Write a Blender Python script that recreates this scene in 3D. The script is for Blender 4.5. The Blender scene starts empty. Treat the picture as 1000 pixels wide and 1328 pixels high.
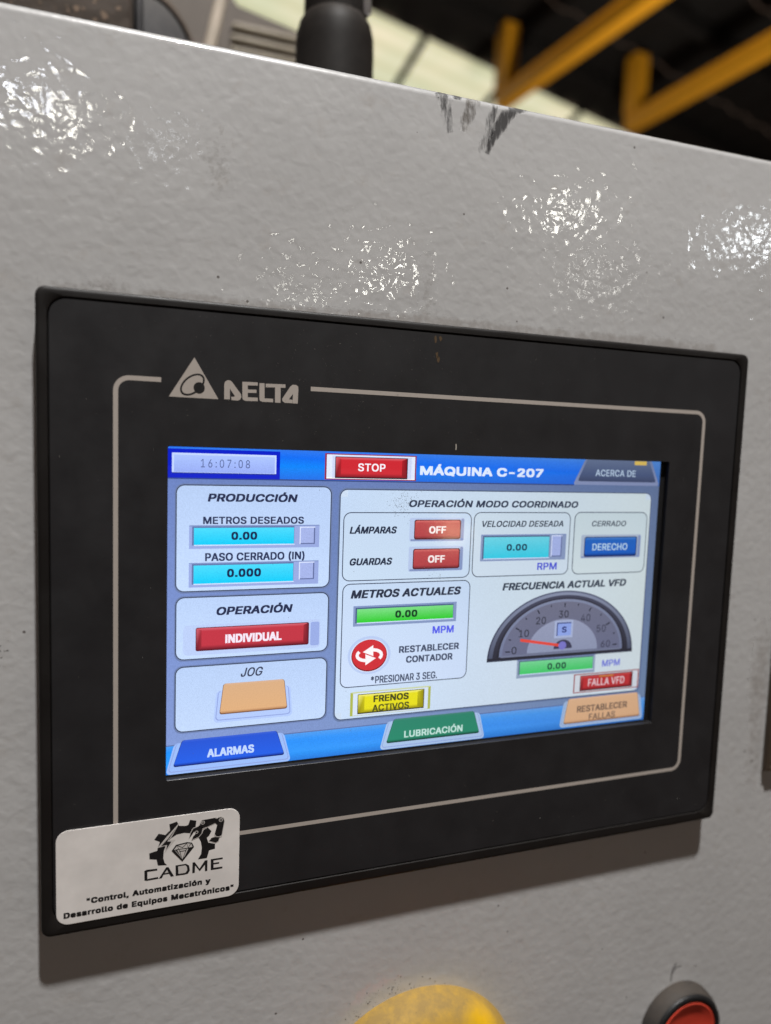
import bpy, bmesh, math, random
from mathutils import Vector, Matrix, noise as mnoise
from mathutils.geometry import tessellate_polygon

# ------------------------------------------------------------------ camera, world, lamps, exposure
# All building below is done in millimetres on the panel: x right, y up, z out of the panel,
# origin in the middle of the operator panel's front face.  V() turns that into metres.
def V(x, y, z=0.0):
    return Vector((x / 1000.0, -z / 1000.0, y / 1000.0))

S = bpy.context.scene
COL = S.collection
S.render.engine = 'CYCLES'
S.cycles.use_denoising = True
S.cycles.max_bounces = 6
S.cycles.sample_clamp_indirect = 4.0
S.view_settings.view_transform = 'Standard'
S.view_settings.look = 'None'
S.view_settings.exposure = 0.0
S.view_settings.gamma = 1.0

cam = bpy.data.cameras.new('camera')
cam.sensor_fit = 'HORIZONTAL'
cam.lens = 6.9
cam.sensor_width = 6.9 * 1000 / 922
cam.clip_start = 0.01
cam.clip_end = 200
cam.dof.use_dof = True
cam.dof.focus_distance = 0.197
cam.dof.aperture_fstop = 1.85
cam_o = bpy.data.objects.new('camera', cam)
COL.objects.link(cam_o)
S.camera = cam_o
_r = V(0.94207743, 0.0339469, 0.33367308) * 1000
_d = V(0.00185303, -0.99537625, 0.09603482) * 1000
_f = V(0.33539035, -0.08985393, -0.9377844) * 1000
_M = Matrix((_r, -_d, -_f)).transposed().to_4x4()
_M.translation = V(-86.37, 45.31, 187.46)
cam_o.matrix_world = _M

W = bpy.data.worlds.new('World')
S.world = W
W.use_nodes = True
W.node_tree.nodes['Background'].inputs[0].default_value = (1.0, 0.67, 0.49, 1)
W.node_tree.nodes['Background'].inputs[1].default_value = 0.05

def lamp(name, pos, target, power, size, color=(1, 1, 1), shape='DISK', size_y=None, spread=math.pi):
    l = bpy.data.lights.new(name, 'AREA')
    l.shape = shape
    l.size = size
    if size_y:
        l.size_y = size_y
    l.energy = power
    l.color = color
    l.spread = spread
    o = bpy.data.objects.new(name, l)
    o.location = V(*pos)
    o.rotation_euler = (V(*target) - V(*pos)).to_track_quat('-Z', 'Y').to_euler()
    COL.objects.link(o)
    return o

# the lamp over the cabinet (its light rakes down the front and casts the sharp shadows)
lamp('ceiling_lamp', (30, 1640, 560), (0, 0, 0), 42.0, 0.085, (1.0, 0.985, 0.965))
# high hall lamps behind the photographer, mirrored in the hammered paint
HALL = [((-535, 2157, 4545), 3.4, 0.19, (1, 0.97, 0.86)), ((-690, 2290, 4491), 2.2, 0.16, (0.86, 0.9, 1)),
        ((102, 2100, 4585), 0.26, 0.12, (0.9, 0.95, 1)), ((1565, 1274, 4587), 1.2, 0.13, (1, 0.98, 0.88)),
        ((2623, 1791, 3939), 2.3, 0.20, (1, 0.98, 0.88)), ((3577, 1548, 3311), 2.2, 0.18, (0.9, 0.96, 1)),
        ((2860, 1260, 3965), 0.55, 0.13, (1, 0.98, 0.9)), ((988, 1069, 4786), 0.55, 0.12, (1, 0.98, 0.88)),
        ((2119, -549, 4492), 0.75, 0.12, (1, 0.72, 0.42))]
for p_, e_, s_, c_ in HALL:
    lamp('hall_lamp', p_, (0, 0, 0), e_, s_, c_)
# unseen fill light, added to brighten the yellow steelwork from below
lamp('bay_fill_light', (2600, 600, -2600), (3900, 3100, -4600), 80.0, 0.5, (1, 0.93, 0.8))

# ------------------------------------------------------------------ helpers
def srgb(r, g, b):
    def f(c):
        c /= 255.0
        return c / 12.92 if c <= 0.04045 else ((c + 0.055) / 1.055) ** 2.4
    return (f(r), f(g), f(b), 1.0)

def link(name, me, parent=None, mat=None, **props):
    o = bpy.data.objects.new(name, me)
    COL.objects.link(o)
    if parent is not None:
        o.parent = parent
    if mat is not None and me is not None and not me.materials:
        me.materials.append(mat)
    for k, v in props.items():
        o[k] = v
    return o

def thing(name, label, cat, group=None, loc=(0, 0, 0)):
    o = bpy.data.objects.new(name, None)
    o.empty_display_size = 0.02
    COL.objects.link(o)
    o['label'] = label
    o['category'] = cat
    if group:
        o['group'] = group
    return o

def mesh(name, verts, faces, smooth=False):
    me = bpy.data.meshes.new(name)
    me.from_pydata([tuple(V(*v)) for v in verts], [], faces)
    if smooth:
        me.polygons.foreach_set('use_smooth', [True] * len(me.polygons))
    me.update()
    return me

def fix_normals(me):
    bm = bmesh.new()
    bm.from_mesh(me)
    bmesh.ops.recalc_face_normals(bm, faces=bm.faces)
    bm.to_mesh(me)
    bm.free()
    return me

def rrect(x0, y0, x1, y1, r, n=6):
    """corners TL, TR, BR, BL -> clockwise loop; always 4*(n+1) points"""
    if y0 > y1:
        y0, y1 = y1, y0
    pts = []
    for cx, cy, a0 in ((x0 + r, y1 - r, 180), (x1 - r, y1 - r, 90), (x1 - r, y0 + r, 0), (x0 + r, y0 + r, -90)):
        for i in range(n + 1):
            a = math.radians(a0 - 90 * i / n)
            pts.append((cx + r * math.cos(a), cy + r * math.sin(a)))
    return pts

def loft(name, loops, cap0=False, cap1=False, smooth=False, closed=True):
    """loops: list of lists of (x,y,z), equal counts"""
    n = len(loops[0])
    vs = [p for L in loops for p in L]
    fs = []
    for k in range(len(loops) - 1):
        for i in range(n if closed else n - 1):
            j = (i + 1) % n
            fs.append((k * n + i, k * n + j, (k + 1) * n + j, (k + 1) * n + i))
    if cap0:
        fs.append(tuple(range(n))[::-1])
    if cap1:
        fs.append(tuple((len(loops) - 1) * n + i for i in range(n)))
    me = mesh(name, vs, fs, smooth)
    return fix_normals(me)

def lathe(name, cx, cy, prof, n=96, smooth=True, cap=True):
    """prof: list of (radius, z) from the wall outwards"""
    loops = [[(cx + r * math.cos(2 * math.pi * i / n), cy + r * math.sin(2 * math.pi * i / n), z) for i in range(n)] for r, z in prof]
    me = loft(name, loops, cap1=cap, smooth=smooth)
    return me

def lathe_y(name, cx, cz, prof, n=64, smooth=True):
    """upright lathe: prof list of (radius, y)"""
    loops = [[(cx + r * math.cos(2 * math.pi * i / n), y, cz + r * math.sin(2 * math.pi * i / n)) for i in range(n)] for r, y in prof]
    return loft(name, loops, cap0=True, cap1=True, smooth=smooth)

def box_me(name, x0, y0, z0, x1, y1, z1):
    v = [(x, y, z) for x in (x0, x1) for y in (y0, y1) for z in (z0, z1)]
    f = [(0, 1, 3, 2), (4, 6, 7, 5), (0, 4, 5, 1), (2, 3, 7, 6), (0, 2, 6, 4), (1, 5, 7, 3)]
    return fix_normals(mesh(name, v, f))

def bevel_me(me, w, seg=3):
    bm = bmesh.new(); bm.from_mesh(me)
    bmesh.ops.bevel(bm, geom=list(bm.edges), offset=w / 1000.0, segments=seg, profile=0.5, affect='EDGES', clamp_overlap=True)
    bm.to_mesh(me); bm.free()
    me.polygons.foreach_set('use_smooth', [True] * len(me.polygons))
    return me

# ------------------------------------------------------------------ materials
def new_mat(name):
    m = bpy.data.materials.new(name)
    m.use_nodes = True
    nt = m.node_tree
    return m, nt, nt.nodes['Principled BSDF']

def N(nt, typ, **kw):
    n = nt.nodes.new(typ)
    for k, v in kw.items():
        setattr(n, k, v)
    return n

def ramp(nt, fac, stops):
    r = N(nt, 'ShaderNodeValToRGB')
    r.color_ramp.elements[0].position = stops[0][0]
    r.color_ramp.elements[0].color = stops[0][1]
    r.color_ramp.elements[1].position = stops[-1][0]
    r.color_ramp.elements[1].color = stops[-1][1]
    for p, c in stops[1:-1]:
        e = r.color_ramp.elements.new(p); e.color = c
    nt.links.new(fac, r.inputs[0])
    return r.outputs[0]

def G(v):
    return (v, v, v, 1)

def tex(nt, kind, scale, coord, detail=2.0, rough=0.5, dist=0.0, stretch=None, rot=None):
    c = coord
    if stretch:
        mp = N(nt, 'ShaderNodeMapping')
        mp.inputs['Scale'].default_value = stretch
        if rot:
            mp.inputs['Rotation'].default_value = rot
        nt.links.new(coord, mp.inputs[0]); c = mp.outputs[0]
    if kind == 'noise':
        t = N(nt, 'ShaderNodeTexNoise')
        t.inputs['Scale'].default_value = scale
        t.inputs['Detail'].default_value = detail
        t.inputs['Roughness'].default_value = rough
        t.inputs['Distortion'].default_value = dist
        nt.links.new(c, t.inputs['Vector'])
        return t.outputs[0]
    t = N(nt, 'ShaderNodeTexVoronoi')
    t.feature = kind
    t.inputs['Scale'].default_value = scale
    nt.links.new(c, t.inputs['Vector'])
    return t

def math_n(nt, op, a, b=None):
    m = N(nt, 'ShaderNodeMath', operation=op)
    for i, v in enumerate((a, b)):
        if v is None:
            continue
        if isinstance(v, (int, float)):
            m.inputs[i].default_value = v
        else:
            nt.links.new(v, m.inputs[i])
    return m.outputs[0]

def mix(nt, fac, a, b):
    m = N(nt, 'ShaderNodeMix', data_type='RGBA')
    for s, v in ((m.inputs[0], fac), (m.inputs[6], a), (m.inputs[7], b)):
        if isinstance(v, (int, float, tuple)):
            s.default_value = v
        else:
            nt.links.new(v, s)
    return m.outputs[2]

def objco(nt):
    return N(nt, 'ShaderNodeTexCoord').outputs['Object']

def bump(nt, bs, h, dist, strength=1.0):
    b = N(nt, 'ShaderNodeBump')
    b.inputs['Strength'].default_value = strength
    b.inputs['Distance'].default_value = dist
    nt.links.new(h, b.inputs['Height'])
    nt.links.new(b.outputs[0], bs.inputs['Normal'])
    return b

def wall_paint():
    m, nt, bs = new_mat('hammered_paint')
    co = objco(nt)
    big = tex(nt, 'noise', 22, co, 3, 0.6)
    grime = tex(nt, 'noise', 140, co, 5, 0.7)
    base = mix(nt, ramp(nt, big, [(0.3, G(0)), (0.7, G(1))]), (0.52, 0.515, 0.51, 1), (0.575, 0.57, 0.565, 1))
    base = mix(nt, ramp(nt, grime, [(0.58, G(0)), (0.8, G(0.35))]), base, (0.40, 0.35, 0.30, 1))
    # tiny dark specks, thinned out by a slow noise
    v = tex(nt, 'F1', 260, co)
    hole = math_n(nt, 'LESS_THAN', v.outputs['Distance'], 0.10)
    sel = N(nt, 'ShaderNodeSeparateColor'); nt.links.new(v.outputs['Color'], sel.inputs[0])
    few = math_n(nt, 'GREATER_THAN', sel.outputs[0], 0.93)
    spk = math_n(nt, 'MULTIPLY', hole, few)
    base = mix(nt, math_n(nt, 'MULTIPLY', spk, 0.75), base, (0.07, 0.055, 0.045, 1))
    nt.links.new(base, bs.inputs['Base Color'])
    # orange peel: rounded cells about 2 mm wide plus finer ripple
    n1 = tex(nt, 'noise', 390, co, 0.8, 0.5, 0.25)
    n2 = tex(nt, 'SMOOTH_F1', 270, co)
    n3 = tex(nt, 'noise', 120, co, 2, 0.5)
    n5 = tex(nt, 'noise', 36, co, 2, 0.5)
    h = math_n(nt, 'ADD', math_n(nt, 'MULTIPLY', n1, 1.0), math_n(nt, 'MULTIPLY', n2.outputs['Distance'], 0.45))
    h = math_n(nt, 'ADD', h, math_n(nt, 'MULTIPLY', n3, 0.45))
    h = math_n(nt, 'ADD', h, math_n(nt, 'MULTIPLY', n5, 0.7))
    bp_ = bump(nt, bs, h, WALL_BUMP)
    nt.links.new(bp_.outputs[0], bs.inputs['Coat Normal'])
    bs.inputs['Roughness'].default_value = 0.34
    bs.inputs['Specular IOR Level'].default_value = 0.4
    bs.inputs['Coat Weight'].default_value = 0.9
    bs.inputs['Coat IOR'].default_value = 1.55
    gl = tex(nt, 'noise', 30, co, 3, 0.6)
    nt.links.new(ramp(nt, gl, [(0.35, G(0.035)), (0.75, G(0.10))]), bs.inputs['Coat Roughness'])
    return m
WALL_BUMP = 0.000115

def plastic(name, col, rough, spec=0.5, grain=0.0, gscale=3000, dust=0.0, dustcol=(0.25, 0.2, 0.16, 1), wiped=None):
    m, nt, bs = new_mat(name)
    co = objco(nt)
    n = tex(nt, 'noise', 60, co, 4, 0.6)
    c2 = tuple(min(1, c * 1.25 + 0.002) for c in col[:3]) + (1,)
    base = mix(nt, ramp(nt, n, [(0.35, G(0)), (0.7, G(1))]), col, c2)
    if dust > 0:
        g = N(nt, 'ShaderNodeNewGeometry')
        sp = N(nt, 'ShaderNodeSeparateXYZ'); nt.links.new(g.outputs['Normal'], sp.inputs[0])
        d = tex(nt, 'noise', 240, co, 6, 0.75)
        up = ramp(nt, sp.outputs[2], [(0.05, G(0.35)), (0.75, G(1))])
        f = math_n(nt, 'MULTIPLY', math_n(nt, 'MULTIPLY', up, ramp(nt, d, [(0.30, G(0.62)), (0.58, G(1))])), dust)
        if wiped:
            d_ = N(nt, 'ShaderNodeVectorMath', operation='DISTANCE')
            nt.links.new(co, d_.inputs[0]); d_.inputs[1].default_value = tuple(V(*wiped[:3]))
            wob = math_n(nt, 'ADD', d_.outputs['Value'], math_n(nt, 'MULTIPLY', math_n(nt, 'SUBTRACT', tex(nt, 'noise', 260, co, 5, 0.6), 0.5), 0.004))
            f = math_n(nt, 'MULTIPLY', f, ramp(nt, math_n(nt, 'DIVIDE', wob, wiped[3] / 1000.0), [(0.45, G(0.1)), (1.2, G(1))]))
        base = mix(nt, f, base, dustcol)
        nt.links.new(math_n(nt, 'ADD', math_n(nt, 'MULTIPLY', f, 0.5), rough), bs.inputs['Roughness'])
    else:
        nt.links.new(ramp(nt, tex(nt, 'noise', 90, co, 3, 0.6), [(0.3, G(rough - 0.09)), (0.7, G(rough + 0.08))]), bs.inputs['Roughness'])
    nt.links.new(base, bs.inputs['Base Color'])
    bs.inputs['Specular IOR Level'].default_value = spec
    if grain:
        bump(nt, bs, tex(nt, 'noise', gscale, co, 2, 0.6), grain)
    return m

def print_mat():
    """ink and flat print: colour from the colour attribute"""
    m, nt, bs = new_mat('printed_ink')
    a = N(nt, 'ShaderNodeAttribute'); a.attribute_name = 'col'
    n = tex(nt, 'noise', 900, objco(nt), 3, 0.6)
    nt.links.new(mix(nt, ramp(nt, n, [(0.5, G(0)), (0.8, G(0.10))]), a.outputs['Color'], (0.2, 0.17, 0.15, 1)), bs.inputs['Base Color'])
    bs.inputs['Roughness'].default_value = 0.5
    bs.inputs['Specular IOR Level'].default_value = 0.35
    return m

def screen_mat():
    """the lit display: what gives off light is the picture on it"""
    m, nt, bs = new_mat('lit_display')
    a = N(nt, 'ShaderNodeAttribute'); a.attribute_name = 'col'
    co = objco(nt)
    n = tex(nt, 'noise', 5200, co, 1, 0.5)
    n2 = tex(nt, 'noise', 14, co, 2, 0.5)
    f = math_n(nt, 'MULTIPLY', ramp(nt, n, [(0.25, G(0.86)), (0.75, G(1.12))]), ramp(nt, n2, [(0.3, G(0.95)), (0.7, G(1.03))]))
    mx = N(nt, 'ShaderNodeMix', data_type='RGBA', blend_type='MULTIPLY')
    mx.inputs[0].default_value = 1.0
    nt.links.new(a.outputs['Color'], mx.inputs[6]); nt.links.new(f, mx.inputs[7])
    nt.links.new(mx.outputs[2], bs.inputs['Emission Color'])
    bs.inputs['Emission Strength'].default_value = 1.06
    bs.inputs['Base Color'].default_value = (0.012, 0.012, 0.014, 1)
    bs.inputs['Roughness'].default_value = 0.07
    # the picture of such a display dims when seen from the side
    lw = N(nt, 'ShaderNodeLayerWeight'); lw.inputs[0].default_value = 0.5
    nt.links.new(math_n(nt, 'MULTIPLY', ramp(nt, lw.outputs['Facing'], [(0.03, G(1.0)), (0.30, G(0.74))]), 1.2), bs.inputs['Emission Strength'])
    bump(nt, bs, tex(nt, 'noise', 2600, co, 2, 0.6), 0.000006)
    return m

def decal_mat(name, col, scale, stretch, lo, hi, rot=None, rough=0.6, contrast=2.2, cover=1.0):
    m, nt, bs = new_mat(name)
    a = N(nt, 'ShaderNodeAttribute'); a.attribute_name = 'col'
    co = objco(nt)
    n = tex(nt, 'noise', scale, co, 6, 0.72, 0.3, stretch, rot)
    f = math_n(nt, 'ADD', a.outputs['Fac'], math_n(nt, 'MULTIPLY', math_n(nt, 'SUBTRACT', n, 0.5), contrast))
    al = ramp(nt, f, [(lo, G(0)), (hi, G(cover))])
    bs.inputs['Base Color'].default_value = col
    bs.inputs['Roughness'].default_value = rough
    nt.links.new(al, bs.inputs['Alpha'])
    return m

M_wall = wall_paint()
M_frame = plastic('frame_plastic', (0.010, 0.0085, 0.008, 1), 0.5, 0.35, 0.00002, 2500)
M_over = plastic('overlay_film', (0.0175, 0.0172, 0.019, 1), 0.44, 0.5, 0.000012, 5000)
M_ink = print_mat()
M_lcd = screen_mat()
M_stick = plastic('sticker_vinyl', (0.80, 0.76, 0.73, 1), 0.35, 0.5)
M_black = plastic('black_rubber', (0.012, 0.012, 0.013, 1), 0.45, 0.4)

# letter outlines (advance width, contours)
GLYPH = {'"':(321,[[(78,318),(70,509),(136,509),(128,318)],[(193,318),(185,509),(250,509),(243,318)]]),
'(':(273,[[(89,207),(92,264),(101,324),(114,384),(132,441),(153,494),(177,539),(236,539),(191,428),(161,313),(154,258),(151,207),(160,115),(188,16),(236,-96),(177,-96),(139,-21),(111,55),(95,131)]]),
')':(273,[[(37,-96),(86,18),(113,116),(122,207),(119,258),(112,313),(82,428),(37,539),(97,539),(121,494),(142,441),(159,384),(173,323),(181,264),(184,207),(178,130),(161,53),(134,-22),(97,-96)]]),
'*':(453,[[(201,223),(206,331),(114,272),(89,315),(186,365),(89,415),(114,459),(206,400),(201,509),(250,509),(246,400),(337,459),(362,415),(266,365),(362,315),(337,272),(246,331),(250,223)]]),
',':(188,[[(38,-119),(68,71),(137,71),(84,-119)]]),
'-':(453,[[(337,244),(337,188),(114,188),(114,244)]]),
'.':(188,[[(95,-4),(78,-1),(63,9),(53,24),(50,41),(53,59),(63,73),(78,83),(95,87),(113,83),(128,73),(138,59),(141,41),(138,24),(128,9),(113,-1)]]),
'0':(453,[[(227,-7),(174,1),(130,24),(95,62),(69,113),(53,178),(48,254),(53,330),(69,395),(95,447),(130,484),(174,508),(227,516),(279,508),(323,484),(358,447),(384,395),(400,330),(405,254),(400,178),(384,113),(359,62),(323,24),(279,1)],[(227,50),(261,56),(290,74),(313,103),(330,144),(340,194),(344,254),(340,314),(330,365),(313,405),(290,435),(261,453),(227,460),(192,453),(163,435),(140,405),(123,365),(113,314),(109,254),(113,194),(123,144),(140,103),(163,74),(192,56)]]),
'1':(453,[[(76,0),(76,55),(391,55),(391,0)],[(276,509),(276,0),(212,0),(212,448),(209,448),(86,358),(86,427),(198,509)]]),
'2':(453,[[(64,0),(64,47),(234,229),(282,282),(311,327),(318,348),(320,371),(317,397),(308,419),(293,436),(273,449),(250,457),(224,460),(196,457),(172,447),(153,433),(139,413),(130,390),(127,362),(66,362),(71,405),(86,442),(111,473),(143,496),(182,511),(225,516),(268,511),(306,497),(337,474),(361,445),(376,411),(381,372),(378,345),(371,318),(357,290),(336,259),(267,180),(153,60),(153,57),(389,57),(389,0)]]),
'3':(453,[[(218,-7),(173,-3),(133,10),(98,30),(70,57),(52,91),(44,132),(109,132),(115,107),(126,87),(144,71),(165,59),(191,52),(219,50),(248,53),(275,61),(297,74),(315,93),(325,116),(329,145),(326,172),(316,196),(299,217),(275,234),(242,244),(201,248),(157,248),(157,299),(288,448),(288,452),(70,452),(70,509),(372,509),(372,461),(211,278),(211,289),(264,288),(308,276),(344,253),(371,222),(387,186),(393,145),(387,103),(370,66),(344,36),(309,12),(266,-2)]]),
'4':(453,[[(40,105),(40,158),(247,509),(311,509),(109,166),(109,163),(413,163),(413,105)],[(282,0),(282,121),(282,146),(282,318),(343,318),(343,0)]]),
'5':(453,[[(221,-7),(178,-2),(140,11),(108,32),(83,60),(66,93),(60,130),(122,130),(127,108),(138,89),(154,73),(173,60),(196,52),(221,50),(250,53),(276,64),(298,82),(314,104),(324,131),(328,162),(324,193),(314,221),(297,244),(275,262),(248,273),(218,277),(167,268),(145,258),(128,246),(67,253),(96,509),(366,509),(366,452),(151,452),(134,301),(136,301),(155,315),(178,325),(203,331),(229,334),(263,330),(294,321),(321,306),(345,285),(364,260),(379,231),(388,199),(391,163),(385,117),(369,76),(343,41),(309,15),(268,-1)]]),
'6':(453,[[(226,-7),(182,-1),(142,15),(109,40),(84,74),(69,115),(64,162),(68,199),(80,239),(102,285),(137,340),(252,509),(322,509),(151,261),(145,261),(165,288),(196,307),(235,314),(278,309),(316,295),(346,271),(370,240),(384,201),(389,157),(384,112),(368,73),(343,39),(310,14),(271,-2)],[(226,48),(254,52),(279,63),(299,79),(314,101),(324,128),(327,157),(324,187),(314,213),(299,235),(279,251),(254,262),(226,265),(198,262),(174,252),(153,235),(138,214),(128,188),(125,158),(128,128),(138,102),(153,79),(174,63),(198,52)]]),
'7':(453,[[(97,0),(323,448),(323,452),(62,452),(62,509),(391,509),(391,449),(165,0)]]),
'8':(453,[[(226,-7),(178,-2),(136,11),(101,33),(74,62),(57,96),(52,135),(55,166),(65,195),(81,220),(101,241),(125,256),(153,265),(153,267),(119,282),(93,308),(76,342),(70,380),(75,417),(90,450),(114,477),(146,498),(184,511),(226,516),(269,511),(306,498),(337,477),(361,450),(377,417),(382,380),(376,342),(359,308),(333,282),(300,267),(300,265),(327,256),(351,241),(372,220),(387,195),(397,166),(401,135),(395,96),(378,62),(352,33),(317,11),(275,-2)],[(226,49),(258,52),(285,60),(307,74),(323,91),(333,113),(337,139),(333,165),(322,189),(305,208),(283,223),(256,232),(226,235),(196,232),(169,223),(147,208),(130,189),(119,165),(115,139),(119,113),(129,91),(145,74),(167,60),(195,52)],[(226,290),(252,292),(274,300),(293,313),(307,330),(316,351),(319,376),(316,399),(308,420),(294,437),(275,449),(252,457),(226,460),(200,457),(177,449),(159,437),(145,420),(136,399),(133,376),(136,351),(145,330),(159,313),(178,300),(201,292)]]),
'9':(453,[[(226,516),(271,510),(310,494),(343,468),(368,434),(384,393),(389,347),(385,309),(373,270),(350,224),(315,168),(200,0),(130,0),(301,248),(307,248),(287,221),(257,202),(218,195),(175,199),(137,214),(106,237),(83,269),(68,307),(64,352),(69,397),(85,436),(110,469),(143,494),(182,510)],[(226,460),(199,457),(174,446),(154,429),(138,407),(129,381),(125,352),(129,322),(138,295),(154,274),(174,257),(199,247),(226,243),(254,247),(279,257),(299,273),(314,295),(324,321),(327,350),(324,381),(314,407),(299,429),(279,446),(254,457)]]),
':':(188,[[(95,-4),(78,-1),(63,9),(53,24),(50,41),(53,59),(63,73),(78,83),(95,87),(113,83),(128,73),(138,59),(141,41),(138,24),(128,9),(113,-1)],[(95,271),(78,274),(63,284),(53,299),(50,316),(53,334),(63,349),(78,359),(95,362),(113,359),(128,349),(138,334),(141,316),(138,299),(128,284),(113,274)]]),
'A':(480,[[(16,0),(201,509),(276,509),(463,0),(395,0),(287,302),(264,372),(232,478),(245,478),(213,371),(191,302),(85,0)],[(110,142),(110,199),(370,199),(370,142)]]),
'B':(456,[[(60,0),(60,509),(241,509),(289,504),(329,491),(359,469),(381,442),(394,410),(398,374),(395,344),(387,320),(373,301),(356,286),(315,267),(315,262),(339,257),(363,245),(385,227),(402,203),(414,173),(418,136),(413,100),(400,67),(377,39),(344,18),(301,4),(247,0)],[(125,57),(245,57),(296,63),(330,80),(349,105),(355,137),(352,161),(342,184),(327,203),(306,218),(279,228),(248,231),(125,231)],[(125,285),(238,285),(265,288),(288,296),(308,309),(323,326),(333,348),(336,372),(330,403),(313,429),(283,446),(240,452),(125,452)]]),
'C':(510,[[(267,-7),(205,1),(150,25),(104,63),(70,115),(48,179),(40,254),(48,329),(70,393),(104,445),(150,484),(205,508),(267,516),(305,513),(340,504),(373,490),(402,471),(427,447),(448,418),(463,385),(473,348),(408,348),(401,373),(389,395),(357,428),(315,449),(267,456),(223,450),(184,432),(150,403),(125,364),(109,314),(103,254),(109,194),(125,145),(151,105),(184,76),(223,59),(267,53),(315,60),(357,81),(389,114),(408,160),(473,160),(463,124),(448,91),(428,62),(402,38),(373,19),(341,5),(305,-4)]]),
'D':(502,[[(219,0),(96,0),(96,57),(215,57),(272,63),(318,81),(354,110),(379,149),(394,198),(399,255),(394,312),(379,361),(354,399),(320,428),(275,446),(221,452),(93,452),(93,509),(225,509),(294,501),(353,478),(399,441),(433,391),(455,329),(462,255),(455,181),(433,119),(398,68),(351,31),(291,8)],[(125,509),(125,0),(60,0),(60,509)]]),
'E':(419,[[(60,0),(60,509),(372,509),(372,452),(125,452),(125,286),(355,286),(355,229),(125,229),(125,57),(375,57),(375,0)]]),
'F':(410,[[(60,0),(60,509),(369,509),(369,452),(125,452),(125,278),(346,278),(346,221),(125,221),(125,0)]]),
'G':(520,[[(269,-7),(205,1),(149,25),(104,64),(69,116),(47,179),(40,254),(47,329),(69,393),(103,445),(149,484),(203,508),(265,516),(304,513),(340,504),(374,489),(403,469),(429,445),(449,416),(465,384),(474,349),(408,349),(387,393),(356,427),(315,448),(265,456),(222,450),(183,432),(150,404),(125,364),(109,314),(103,254),(109,194),(125,145),(151,105),(184,76),(224,59),(269,53),(309,57),(345,71),(374,93),(396,123),(410,160),(415,202),(434,199),(283,199),(283,256),(478,256),(478,200),(471,141),(451,91),(419,50),(377,19),(326,0)]]),
'H':(517,[[(60,0),(60,509),(125,509),(125,289),(392,289),(392,509),(457,509),(457,0),(392,0),(392,232),(125,232),(125,0)]]),
'I':(300,[[(31,0),(31,57),(118,57),(118,452),(31,452),(31,509),(269,509),(269,452),(183,452),(183,57),(269,57),(269,0)]]),
'J':(396,[[(185,-7),(124,3),(75,33),(44,81),(33,145),(33,173),(98,173),(98,145),(104,104),(122,74),(149,56),(185,50),(220,56),(248,74),(266,104),(272,145),(272,509),(336,509),(336,145),(326,81),(294,33),(246,3)]]),
'K':(467,[[(104,145),(104,216),(139,261),(174,303),(212,344),(364,509),(448,509),(231,276),(228,276)],[(60,0),(60,509),(125,509),(125,334),(124,225),(125,193),(125,0)],[(372,0),(188,259),(228,309),(449,0)]]),
'L':(393,[[(60,0),(60,509),(125,509),(125,57),(361,57),(361,0)]]),
'M':(628,[[(60,0),(60,509),(152,509),(277,187),(287,159),(299,123),(311,84),(322,49),(307,49),(318,83),(330,121),(342,158),(352,187),(476,509),(568,509),(568,0),(504,0),(504,291),(504,327),(505,369),(506,413),(507,457),(513,457),(498,409),(482,363),(467,322),(456,291),(342,0),(286,0),(170,291),(159,321),(145,361),(129,408),(112,457),(119,457),(120,416),(121,372),(122,328),(122,291),(122,0)]]),
'N':(523,[[(60,0),(60,509),(136,509),(343,183),(363,151),(388,107),(414,55),(405,54),(401,108),(399,157),(399,195),(399,509),(463,509),(463,0),(387,0),(202,290),(177,331),(148,381),(108,452),(119,454),(122,384),(124,328),(125,291),(125,0)]]),
'O':(533,[[(267,-7),(205,1),(150,25),(105,63),(70,115),(48,179),(40,254),(48,329),(70,393),(105,445),(150,484),(205,508),(267,516),(329,508),(384,484),(429,445),(464,393),(486,329),(493,254),(486,179),(464,115),(429,63),(384,25),(329,1)],[(267,53),(310,59),(349,76),(383,105),(408,144),(425,194),(430,254),(425,314),(408,365),(383,404),(349,433),(310,450),(267,456),(223,450),(184,433),(151,404),(125,364),(109,314),(103,254),(109,194),(125,144),(151,105),(184,76),(223,59)]]),
'P':(445,[[(60,0),(60,509),(235,509),(289,503),(332,487),(366,462),(390,430),(404,391),(409,348),(404,304),(390,265),(366,233),(332,207),(289,191),(235,186),(109,186),(109,242),(233,242),(269,246),(297,256),(318,272),(333,294),(342,319),(344,348),(342,376),(333,402),(318,423),(297,439),(268,449),(232,452),(125,452),(125,0)]]),
'Q':(533,[[(245,159),(313,159),(369,85),(384,65),(468,-48),(401,-48),(346,27),(331,46)],[(267,-7),(205,1),(150,25),(105,63),(70,115),(48,179),(40,254),(48,329),(70,393),(105,445),(150,484),(205,508),(267,516),(329,508),(384,484),(429,445),(464,393),(486,329),(493,254),(486,179),(464,115),(429,63),(384,25),(329,1)],[(267,53),(310,59),(349,76),(383,105),(408,144),(425,194),(430,254),(425,314),(408,365),(383,404),(349,433),(310,450),(267,456),(223,450),(184,433),(151,404),(125,364),(109,314),(103,254),(109,194),(125,144),(151,105),(184,76),(223,59)]]),
'R':(449,[[(60,0),(60,509),(236,509),(290,504),(333,489),(367,465),(390,433),(405,395),(409,352),(405,309),(390,271),(367,240),(333,217),(289,203),(236,198),(96,198),(96,255),(234,255),(269,258),(298,267),(319,281),(334,300),(342,324),(345,352),(342,380),(334,405),(319,425),(298,440),(269,449),(233,452),(125,452),(125,0)],[(353,0),(230,229),(303,229),(428,0)]]),
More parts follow.
